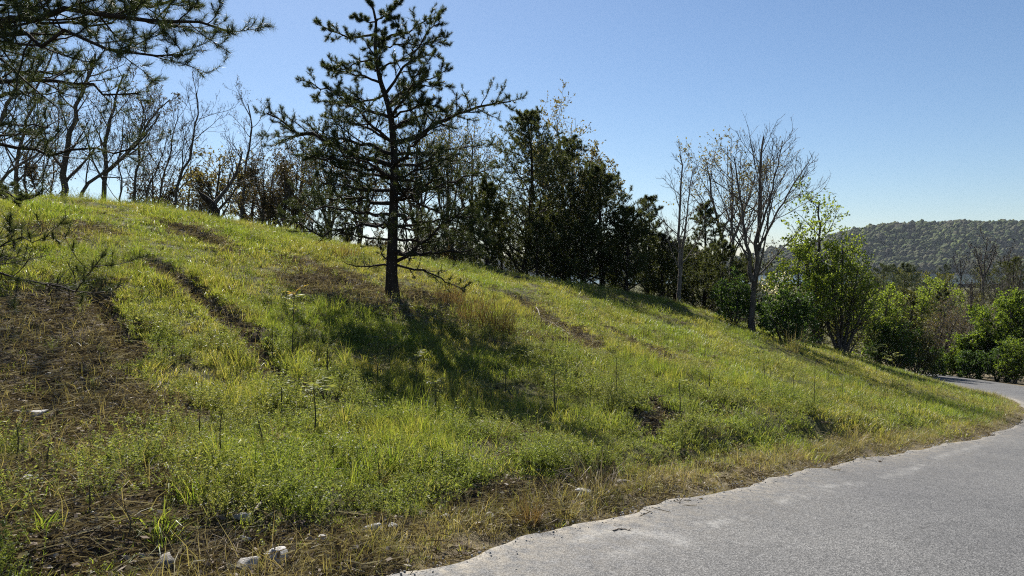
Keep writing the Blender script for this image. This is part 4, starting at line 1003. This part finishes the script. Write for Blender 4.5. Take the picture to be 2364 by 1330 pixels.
# ---- green trees and shrubs on the right
LEAFY = [dict(n=15, t0=.15, t1=.98, ang=48, sd=12, lr=(.46, .2), k=6, wig=.12, up=.07, rr=.5, rmin=.008),
         dict(n=8, t0=.2, t1=1., ang=46, sd=12, lr=(.48, .28), k=5, wig=.15, up=.05, rr=.6, rmin=.005),
         dict(n=5, t0=.2, t1=1., ang=46, sd=14, lr=(.5, .35), k=4, wig=.18, up=.02, rr=.6, rmin=.004)]
def leafy(name, label, px, D, ytop, spread, mt, seed, size=.09, cnt=(5, 3), stems=3, specs=LEAFY, cat='tree', r0=.09, bark='bark', group='green trees and shrubs on the right', **kw):
    q = rng_(seed); bs = gp(px, D); top = at(px, ytop, D); H = max(.6, top[2] - bs[2]); sw = spread / FPX * D
    st = []
    for i in range(stems):
        f = 0 if stems == 1 else (i / (stems - 1) - .5) * 2
        hh = H * (1 - .28 * abs(f)) * q.uniform(.88, 1.0)
        st.append([bs + np.array([f * .05, q.normal(0, .05), 0]), bs + np.array([f * sw * .35, q.normal(0, .25) * sw * .6, hh * .45]), bs + np.array([f * sw * .62 + q.normal(0, .04) * sw, q.normal(0, .45) * sw * .6, hh * .97])])
    return build_tree(name, label, cat, st, r0 * .8 * H / 4, specs, dict(type='leaf', on={3: cnt[0], 2: cnt[1]}, size=size, asp=.65, droop=.15), (M[bark], M[mt]), seed, group=group, **kw)
SHRUB = [dict(n=9, t0=.06, t1=.98, ang=50, sd=14, lr=(.5, .3), k=5, wig=.14, up=.04, rr=.55, rmin=.006),
         dict(n=7, t0=.2, t1=1., ang=48, sd=12, lr=(.5, .3), k=4, wig=.16, up=.03, rr=.6, rmin=.005),
         dict(n=4, t0=.2, t1=1., ang=46, sd=14, lr=(.5, .35), k=3, wig=.18, up=.02, rr=.6, rmin=.004)]
leafy('green_shrub', 'dark green shrub hugging the left of the large leafless trunk', 1696, 26.5, 640, 50, 'leaf_deep', 301, .07, (5, 3), 5, SHRUB, 'shrub')
leafy('green_shrub', 'dense dark green shrub right of the large leafless trunk', 1815, 26, 665, 85, 'leaf_deep', 302, .07, (6, 4), 7, SHRUB, 'shrub')
leafy('blossom_shrub', 'white-blossomed small tree behind the dense dark shrub', 1780, 31, 628, 34, 'blossom', 303, .06, (2, 1), 3, SHRUB, 'tree')
leafy('green_tree', 'pointed pale green tree topping the skyline right of leafless tree', 1890, 34, 450, 60, 'leaf_bright', 304, .11, (4, 2), 3, LEAFY)
leafy('green_tree', 'bushy bright green tree right of the dense dark shrub', 1945, 33, 555, 90, 'leaf_bright', 305, .075, (4, 2), 5, LEAFY)
leafy('green_tree', 'green understorey tree between blossom and pointed pale tree', 1845, 32, 570, 60, 'leaf_bright', 306, .09, (5, 3), 3, LEAFY)
leafy('green_shrub', 'olive shrub at the foot of the bushy bright tree', 1960, 36, 710, 70, 'leaf_olive', 307, .08, (4, 2), 5, SHRUB, 'shrub')
leafy('green_tree', 'pale-topped young green tree beside the bushy bright tree', 2030, 42, 645, 55, 'leaf_bright', 308, .10, (5, 2), 4, LEAFY)
leafy('green_tree', 'second pale-topped young tree, further right', 2085, 44, 655, 50, 'leaf_olive', 309, .10, (4, 2), 4, LEAFY)
leafy('green_shrub', 'dark rounded shrub low between pale young trees', 2065, 41, 740, 75, 'leaf_deep', 310, .09, (5, 3), 6, SHRUB, 'shrub')
leafy('green_shrub', 'green shrub just above the far grass edge', 2120, 42, 770, 60, 'leaf_olive', 311, .09, (5, 3), 5, SHRUB, 'shrub')
leafy('brown_shrub', 'bronze-leaved twiggy tree above the road bend', 2180, 50, 690, 60, 'leaf_bronze', 312, .09, (1, 1), 5, LEAFY, 'tree', bark='bark_pale')
leafy('brown_shrub', 'grey-brown leafless thicket above the road bend', 2235, 54, 680, 70, 'bud', 313, .06, (1, 0), 4, LEAFY, 'tree', bark='bark_pale')
leafy('green_tree', 'tall yellow-green willow-like tree in front of the lake', 2160, 70, 628, 60, 'leaf_bright', 314, .14, (4, 2), 4, LEAFY)
leafy('green_tree', 'leafy green tree cut by the right picture edge', 2335, 46, 665, 75, 'leaf_green', 315, .13, (6, 3), 5, LEAFY)
leafy('green_tree', 'green tree standing at the outside of the road bend', 2265, 47, 755, 50, 'leaf_green', 316, .12, (5, 3), 4, LEAFY)
leafy('green_tree', 'green tree reaching in from beyond the right picture edge', 2440, 45, 640, 80, 'leaf_green', 326, .13, (5, 3), 4, LEAFY)
for i, (px, D, yt, sp, mt, lab) in enumerate([(2150, 46, 800, 40, 'leaf_deep', 'low dark bush where the far road disappears'), (2200, 48, 810, 40, 'leaf_green', 'low green bush behind the far road, left of bend tree'), (2245, 45, 815, 35, 'leaf_deep', 'low dark bush at the foot of the bend tree'), (2310, 44, 800, 40, 'leaf_deep', 'low dark bush by the far road near right edge'), (2350, 43, 790, 35, 'leaf_green', 'low green bush by the far road at right edge')]):
    leafy('green_shrub', lab, px, D, yt, sp, mt, 330 + i, .09, (5, 3), 5, SHRUB, 'shrub')

# ---- trees standing further off on the right, in front of the lake and hill
G_F = 'trees in front of the lake'
f1 = leafy('green_tree', 'tall yellow-green tree against the hill and lake', 2140, 95, 575, 70, 'leaf_olive', 320, .24, (2, 1), 2, LEAFY, group=G_F)
f2 = px_tree('bare_tree', 'leafless dark tree standing against the far hill at right', 'tree', [[(2270, 0), (2272, 640), (2275, 590), (2278, 555)], [None, (2271, 650), (2258, 600), (2250, 570)], [None, (2272, 640), (2292, 595), (2300, 570)]], 85, [.2, .14, .13], [dict(BARE[0], rmin=.03), dict(BARE[1], rmin=.022), dict(BARE[2], rmin=.016)], None, (M['bark'], None), 321, group=G_F)
c1 = conifer('evergreen_tree', 'dark pine in front of the lake, left of the yellow-green tree', 2085, 90, 612, 322, .42, mats=(M['pine_bark'], M['needle']), n1=24, nl=.26, m=8, group=G_F)
c1b = conifer('evergreen_tree', 'dark pine near the right edge against the far hill', 2335, 75, 598, 323, .42, mats=(M['pine_bark'], M['needle_olive']), n1=24, nl=.24, m=8, group=G_F)
conifer('evergreen_tree', 'small dark cedar standing in front of the willow-like tree', 2184, 60, 668, 324, .28, n1=30, nl=.12, m=12, group=G_F)
def far_at(px, D): x = at(px, 600, D)[0]; return (x, D, hz(x, D))
for src, px, D, sc, lab in [(c1, 2040, 100, 1.0, 'dark pine in front of the lake, behind the bushy bright tree'), (c1, 2110, 115, .95, 'dark pine partly hiding the lake, right of another pine'), 
                            (f1, 2000, 110, .9, 'olive tree behind the bushy bright tree'), (f1, 2215, 80, .75, 'olive tree right of the willow-like tree'), (f1, 2290, 70, .7, 'olive tree below the leafless dark tree'), (f2, 2330, 90, .9, 'leafless tree behind the right-edge pine'), (f2, 2245, 62, .62, 'leafless grey tree in front of the lake, right of the cedar'), (f2, 2195, 66, .5, 'small leafless tree behind the bronze twiggy tree'), (f2, 2310, 60, .62, 'leafless brown tree behind the right-edge green tree'), (f2, 2350, 64, .7, 'leafless brown tree at right edge behind green tree'),
                            (c1, 1960, 75, .7, 'dark pine behind the bushy bright tree'), (f1, 1920, 70, .7, 'olive tree behind the pointed pale tree'), (c1b, 1820, 70, .7, 'pine behind the blossomed tree'), (c1b, 1720, 60, .6, 'pine behind the large leafless tree')]:
    copy_tree(src, far_at(px, D), lab, rng_(int(px)).random() * 6.28, sc)
for j, (src, px, D, sc, lab) in enumerate([(c1, 1975, 150, 1.0, 'far pine left of the lake gap, above the bushy tree'), (f1, 2020, 165, 1.0, 'far olive tree beside the left lake gap'), (c1, 2065, 140, 1.05, 'far pine just left of the visible lake'), (f1, 2150, 150, 1.0, 'far olive tree between two glimpses of lake'), (c1, 2180, 170, 1.1, 'far pine between two glimpses of lake'), (f2, 2220, 140, 1.0, 'far leafless tree against the hill foot'), (c1, 2265, 155, 1.1, 'far pine under the dark leafless tree'), (f1, 2305, 150, 1.1, 'far olive tree near the right edge below the hill'), (c1b, 2345, 130, 1.15, 'far pine near the right edge below the hill')]):
    copy_tree(src, far_at(px, D), lab, j * 1.7, sc)
# second row behind the left crest keeps the gaps twiggy
# ------------------------------------------------------------------ saplings with feathery leaf tops
def compound_leaf(rng, ln, pairs, name):
    b = Buf(); t = np.linspace(0, 1, pairs + 1)[1:]
    rach = np.stack([t * ln, np.zeros(pairs), ln * (.35 * t - .55 * t * t)], -1)
    for sgn in (-1, 1):
        d = np.stack([np.full(pairs, .45), np.full(pairs, sgn * 1.0), np.full(pairs, -.25)], -1)
        v, q = leaf_quads(rng, rach, d, ln * .34, .34, .1, .12); b.add(v, q=q)
    P = np.vstack([[0, 0, 0], rach])[None]; tubes(b, P, np.full((1, pairs + 1), .003), 3)
    return b.mesh(name)
r = rng_(44)
CL = [compound_leaf(r, .2, 7, 'leaf') for _ in range(4)]
M['sapling_leaf'] = leaf_mat('sapling_leaves', [(0.12, 0.15, 0.045), (0.18, 0.20, 0.075), (0.24, 0.25, 0.11)], .5)
M['red_leaf'] = leaf_mat('reddish_sapling_leaves', [(0.19, 0.15, 0.05), (0.24, 0.16, 0.06), (0.22, 0.20, 0.07)], .5)
for me in CL: me.materials.append(M['sapling_leaf'])
RL = []
for me in CL:
    c = me.copy(); c.materials.clear(); c.materials.append(M['red_leaf']); RL.append(c)
def sapling(bx, by, tx_, ty_, nleaf, label, ls=1., red=False):
    g = ground_at(bx, by); D = g[1]; top = at(tx_, ty_, D)
    o = thing('sapling', g - np.array([0, 0, .03]), label, 'sapling', 'saplings on the bank')
    P, L = poly_to([[0, 0, 0], (top - g) * .5 + r.normal(0, .015, 3), top - g], 7)
    b = Buf(); tubes(b, P[None], np.linspace(.009, .005, 7)[None], 5); link('stem', b.mesh('stem', True), M['stalk'], o)
    for i in range(nleaf):
        f = 1 - .25 * (i / max(1, nleaf)) ** 1.3; p = P[0] + 0
        k = f * 6; j = min(int(k), 5); p = P[j] * (1 - (k - j)) + P[j + 1] * (k - j)
        lf = link('leaf', (RL if red and i < 3 else CL)[i % 4], None, o); lf.location = p
        lf.rotation_euler = (r.normal(0, .15), -.55 * f + r.normal(0, .15), i * 2.4 + r.random()); lf.scale = (ls * r.uniform(.75, 1.15),) * 3
SAP = [((673, 852), (679, 672), 8, 'tall slender sapling with reddish leaf tuft left of the pine', .85, True), ((757, 862), (757, 797), 5, 'short sapling right of the tall reddish-topped one', .6, False),
       ((870, 878), (868, 828), 5, 'short pale-leaved sapling at the left of the pine shadow', .7, False), ((962, 892), (962, 816), 6, 'sapling with pale drooping leaves in the middle of the pine shadow', .75, False),
       ((1007, 962), (1005, 876), 8, 'bushiest-topped pale sapling below the pine shadow', .7, False), ((1103, 935), (1101, 878), 4, 'small sapling right of the bushiest-topped one', .6, False),
       ((1134, 940), (1133, 888), 4, 'small sapling, right one of a close pair in shadow', .6, False), ((1169, 918), (1168, 848), 4, 'thin sapling at the right end of the pine shadow', .6, False),
       ((1217, 858), (1216, 812), 5, 'pale sapling at the foot of the rusty dry grass', .65, False), ((725, 1010), (724, 888), 9, 'broad-topped sapling arching over the dark hollow', .85, False),
       ((648, 975), (650, 888), 4, 'sapling left of the broad-topped one', .6, False), ((1284, 962), (1282, 842), 4, 'sapling with thin stem right of the pine shadow', .6, False),
       ((1570, 975), (1568, 878), 4, 'sapling above the dark soil scrape', .6, False), ((1640, 900), (1640, 850), 3, 'tiny sapling in the middle of the right slope', .55, False),
       ((1752, 862), (1752, 808), 7, 'pale feathery sapling below the large leafless tree', .9, False), ((1490, 900), (1488, 868), 4, 'tiny sapling left of the soil scrape', .55, False), ((2022, 880), (2022, 800), 6, 'tall leafy sapling on the far right grass edge', 1.2, False), ((2060, 885), (2062, 820), 5, 'leafy sapling right of the tall one at the far edge', 1.2, False)]
for (bx, by), (tx_, ty_), nleaf, lab, ls, red in SAP: sapling(bx, by, tx_, ty_, nleaf, lab, ls, red)

# ------------------------------------------------------------------ dead upright stalks
STK = [((464, 1022), (463, 935), 'dead stalk in the left foreground, upper left of a pair'), ((514, 1068), (513, 950), 'dead stalk in the left foreground, taller right one of a pair'), ((612, 1068), (592, 955), 'leaning dead stalk in the left foreground'),
       ((36, 1068), (37, 976), 'dead stalk at the far left of the brown litter'), ((115, 1102), (116, 1020), 'short dead stalk below the long fallen stick'), ((207, 1198), (207, 1120), 'short dead stalk in the lower left weeds'), ((285, 1255), (288, 1172), 'short dead stalk in the bottom left weeds'),
       ((1880, 950), (1883, 826), 'tallest dead stalk on the right slope'), ((1766, 885), (1764, 820), 'dead stalk under the large leafless tree'), ((1831, 908), (1831, 850), 'dead stalk between the large leafless tree and tallest stalk'), ((1943, 912), (1943, 878), 'short dead stalk at the edge of the tree shadow'),
       ((2246, 962), (2245, 920), 'dead stalk by the brown verge near the road bend'), ((1422, 920), (1423, 825), 'dark dead stalk left of the soil scrape'), ((1598, 915), (1597, 862), 'dead stalk at mid right slope'), ((1455, 830), (1456, 790), 'dead stalk beside the erosion streaks'), ((630, 830), (630, 765), 'thin dead stalk left of the reddish-topped sapling'), ((1415, 965), (1413, 905), 'thin stalk left of the dark scrape'), ((1962, 985), (1963, 955), 'short thin stalk near the verge'), ((1025, 1110), (1022, 1035), 'thin stalk low in the middle of the bank'), ((875, 1120), (872, 1060), 'thin stalk in weeds at centre bottom')]
for (bx, by), (tx_, ty_), lab in STK:
    g = ground_at(bx, by); top = at(tx_, ty_, g[1])
    P, L = poly_to([[0, 0, -.04], (top - g) * .5 + r.normal(0, .02, 3), top - g], 7)
    b = Buf(); tubes(b, P[None], np.linspace(.0065, .003, 7)[None], 5)
    a1 = grow(r, P[None], np.linspace(.005, .003, 7)[None], np.array([L]), None, 4, t0=.4, t1=.95, ang=32, lr=(.2, .1), k=3, rmin=.0022); tubes(b, a1[0], a1[1], 3)
    o = link('dead_stalk', b.mesh('dead_stalk', True), M['stalk'], loc=g); tag(o, lab, 'stalk', 'dead stalks on the bank')

# ------------------------------------------------------------------ stones
STN = [(82, 966, 50, .4, 'stone', 'pale flat stone lying in the brown litter'), (38, 962, 26, .5, 'stone_dark', 'dark stone touching the pale flat one'), (562, 1205, 46, .4, 'stone', 'white flat stone over a dark hollow at bottom left'), (562, 1258, 36, .5, 'stone', 'pale stone below the white flat stone'),
       (628, 1302, 62, .55, 'stone', 'largest pale angular rock at the bottom edge'), (575, 1318, 50, .5, 'stone', 'pale rock left of the largest rock'), (386, 1318, 44, .75, 'stone_dark', 'upright grey stone under a grass tuft at the bottom edge'), (862, 1232, 48, .5, 'stone', 'grey rock at the foot of the bank, centre bottom'),
       (908, 1226, 28, .6, 'stone', 'small grey rock beside the centre-bottom rock'), (1030, 1205, 24, .9, 'stone_dark', 'upright dirty stone at the left of the crumbling toe'), (1346, 1152, 42, .5, 'stone', 'pale stone in the crumbling toe of the bank'), (1130, 1200, 34, .45, 'stone_dark', 'flat stone in the middle of the crumbling toe'),
       (62, 1118, 30, .6, 'stone', 'pale stone in the lower left litter'), (500, 969, 18, .5, 'stone', 'small pale stone in the weeds below the broad sapling'), (556, 942, 14, .7, 'stone', 'small white upright stone in the grass'), (1157, 1277, 13, .6, 'stone', 'pebble on the dry verge by the road'), (1220, 1180, 24, .5, 'stone_dark', 'dark stone behind the tan tussock'), (112, 872, 14, .6, 'stone', 'small pale stone in the upper brown litter'),
       (740, 1255, 26, .5, 'stone', 'pale stone on the verge, lower left of the centre rocks'), (650, 1255, 22, .5, 'stone_dark', 'dark stone above the largest rock'), (1435, 1120, 26, .5, 'stone_dark', 'dark stone at the right end of the crumbling toe'), (215, 1195, 24, .5, 'stone', 'pale stone in the bottom left weeds'), (2150, 1107, 11, .6, 'stone_dark', 'dark pebble out on the road')]
r = rng_(77)
for px, py, w, flat, mt, lab in STN:
    onroad = px == 2150
    g = road_hit(px, py) if onroad else ground_at(px, py); wm = w / FPX * g[1]
    me = rock_mesh(r, 'stone', flat, 10, 2)
    o = link('stone', me, M[mt], loc=(g[0], g[1], g[2] + wm * flat * (.32 if onroad else .3) + (0 if onroad else .02))); o.scale = (wm,) * 3
    o.rotation_euler = (r.normal(.1, .12), r.normal(0, .12), r.normal(0, .5)); tag(o, lab, 'stone', 'stones on the bank')

# ------------------------------------------------------------------ fallen sticks
STI = [([(40, 1005), (110, 1016), (180, 1038), (240, 1060), (302, 1075)], .011, 'long fallen stick across the brown litter'), ([(585, 1190), (610, 1165), (632, 1140), (648, 1120)], .013, 'short pale stick leaning above the white stone'), ([(1000, 1062), (1050, 1085), (1112, 1113)], .006, 'pale fallen stem low in the middle of the bank'),
       ([(1035, 1052), (1090, 1065), (1140, 1092)], .005, 'thin fallen stem above the pale one'), ([(1490, 1062), (1540, 1070), (1590, 1086), (1610, 1084)], .006, 'pale fallen stem near the verge, right of centre'), ([(1238, 712), (1250, 735), (1290, 757), (1310, 775)], .016, 'pale stick along the erosion rut below evergreens'), ([(376, 882), (364, 900), (360, 918)], .014, 'short weathered branch stub at the edge of litter'),
       ([(1350, 1065), (1365, 1095), (1385, 1130)], .006, 'pale stem leaning over the dark hollow by the verge'), ([(250, 860), (280, 880), (320, 870)], .007, 'thin stick in the upper brown litter'), ([(95, 1130), (105, 1165), (140, 1180)], .007, 'forked pale twig in the lower left litter'), ([(255, 1125), (258, 1160), (262, 1185)], .006, 'bent twig standing in lower left weeds'),
       ([(1330, 820), (1345, 845), (1362, 870)], .008, 'pale stem lying in grass right of the rusty clump'), ([(1415, 1228), (1438, 1224), (1455, 1227)], .007, 'small dark twig on the road edge')]
for pts, rad, lab in STI:
    G = [(road_hit(*p) + np.array([0, 0, .012])) if lab.endswith('road edge') else ground_at(*p) + np.array([0, 0, .03]) for p in pts]; base = G[0].copy()
    P, L = poly_to(np.array(G) - base, 10); P = P + r.normal(0, .004 + .006 * L, P.shape) * np.array([1, 1, .3])
    b = Buf(); tubes(b, P[None], (rad * np.linspace(1, .45, 10))[None], 6)
    a1 = grow(r, P[None], (rad * np.linspace(.8, .4, 10))[None], np.array([L]), None, 3, ang=35, lr=(.22, .12), k=4, rmin=.003, up=0); tubes(b, a1[0], a1[1], 4)
    tag(link('fallen_stick', b.mesh('fallen_stick', True), M['twig'], loc=base), lab, 'stick', 'fallen sticks')

# ------------------------------------------------------------------ tussocks and leafy clumps that stand out
def tussock(px, py, h, n, spread, w, lean, bend, mt, name, lab, cat, seed):
    q = rng_(seed); g = ground_at(px, py); v, t, qd = blades(q, n, h, .25, spread, w, lean, bend); b = Buf(); b.add(v, t, qd)
    tag(link(name, b.mesh(name), M[mt], loc=g), lab, cat)
tussock(1222, 1212, .24, 260, .07, .004, .45, .5, 'red_straw', 'dry_tussock', 'tan spiky tussock on the verge by the crumbling toe', 'grass tussock', 1)
tussock(1308, 1200, .18, 180, .07, .004, .5, .6, 'straw', 'dry_tussock', 'paler low tussock right of the tan spiky one', 'grass tussock', 2)
tussock(1095, 745, .65, 230, .35, .006, .22, .35, 'red_straw', 'dry_tussock', 'rusty upright dry grass right of the pine base', 'grass tussock', 3)
tussock(1150, 770, .6, 320, .35, .007, .2, .35, 'bud', 'dry_tussock', 'dull brown dry grass right of the rusty clump', 'grass tussock', 4)
tussock(1040, 700, .5, 200, .3, .007, .25, .4, 'red_straw', 'dry_tussock', 'dry grass close to the right of the pine trunk', 'grass tussock', 12)
tussock(1832, 812, .75, 60, .18, .012, .35, .45, 'straw', 'dry_tussock', 'pale dry stems in front of the dense dark shrub', 'grass tussock', 5)
tussock(1705, 755, .5, 70, .25, .01, .5, .7, 'straw', 'dry_tussock', 'pale dry grass at the foot of the large leafless trunk', 'grass tussock', 6)
tussock(780, 590, .4, 170, .6, .007, .25, .4, 'red_straw', 'dry_tussock', 'orange dry grass on the crest left of the pine', 'grass tussock', 7)
tussock(375, 1268, .20, 60, .05, .008, .5, .7, 'grass', 'grass_tussock', 'broad-bladed green tuft over the upright grey stone', 'grass tussock', 8)
tussock(370, 1225, .17, 70, .06, .009, .6, .8, 'grass', 'grass_tussock', 'broad-bladed green tuft in the bottom left weeds', 'grass tussock', 9)
tussock(100, 1235, .16, 60, .05, .009, .5, .8, 'grass', 'grass_tussock', 'broad-bladed green tuft in the bottom left corner', 'grass tussock', 10)
tussock(1285, 1222, .09, 60, .06, .010, .9, .5, 'grass', 'grass_tussock', 'flat green weed at the road edge', 'weed', 11)
tussock(1062, 1272, .06, 40, .04, .009, .9, .5, 'grass', 'grass_tussock', 'small flat green weed on the dry verge', 'weed', 13)
tussock(940, 1308, .06, 40, .04, .009, .9, .5, 'grass', 'grass_tussock', 'small green weed on the verge at the bottom edge', 'weed', 14)
tussock(1375, 1135, .42, 170, .16, .005, .45, .8, 'litter', 'dry_tussock', 'dark tangle of dead stems over the crumbling toe', 'grass tussock', 15)
tussock(1260, 1150, .22, 120, .14, .005, .6, .9, 'litter', 'dry_tussock', 'low tangle of dead stems left of the taller one', 'grass tussock', 16)
tussock(480, 1290, .22, 160, .18, .004, .7, .9, 'litter', 'dry_tussock', 'tangle of dead stems at the bottom edge', 'grass tussock', 17)

# ------------------------------------------------------------------ the air between here and the far hill
hv = np.array([[sx * 3400, -60.0 if sy < 0 else 2050.0, -36.0 if sz < 0 else 104.0] for sz in (-1, 1) for sy in (-1, 1) for sx in (-1, 1)], float)
m_, nt_, out_ = new_mat('haze_air')
pv = nt_.nodes.new('ShaderNodeVolumePrincipled'); pv.inputs['Color'].default_value = (0.78, 0.87, 1.0, 1); pv.inputs['Density'].default_value = 0.00005
pv.inputs['Anisotropy'].default_value = 0.2
nt_.links.new(pv.outputs[0], out_.inputs['Volume'])
tag(link('haze', mesh_np('haze', hv, None, [[0, 2, 3, 1], [4, 5, 7, 6], [0, 1, 5, 4], [2, 6, 7, 3], [0, 4, 6, 2], [1, 3, 7, 5]]), m_), 'thin bluish spring air over the valley', 'haze', kind='stuff')
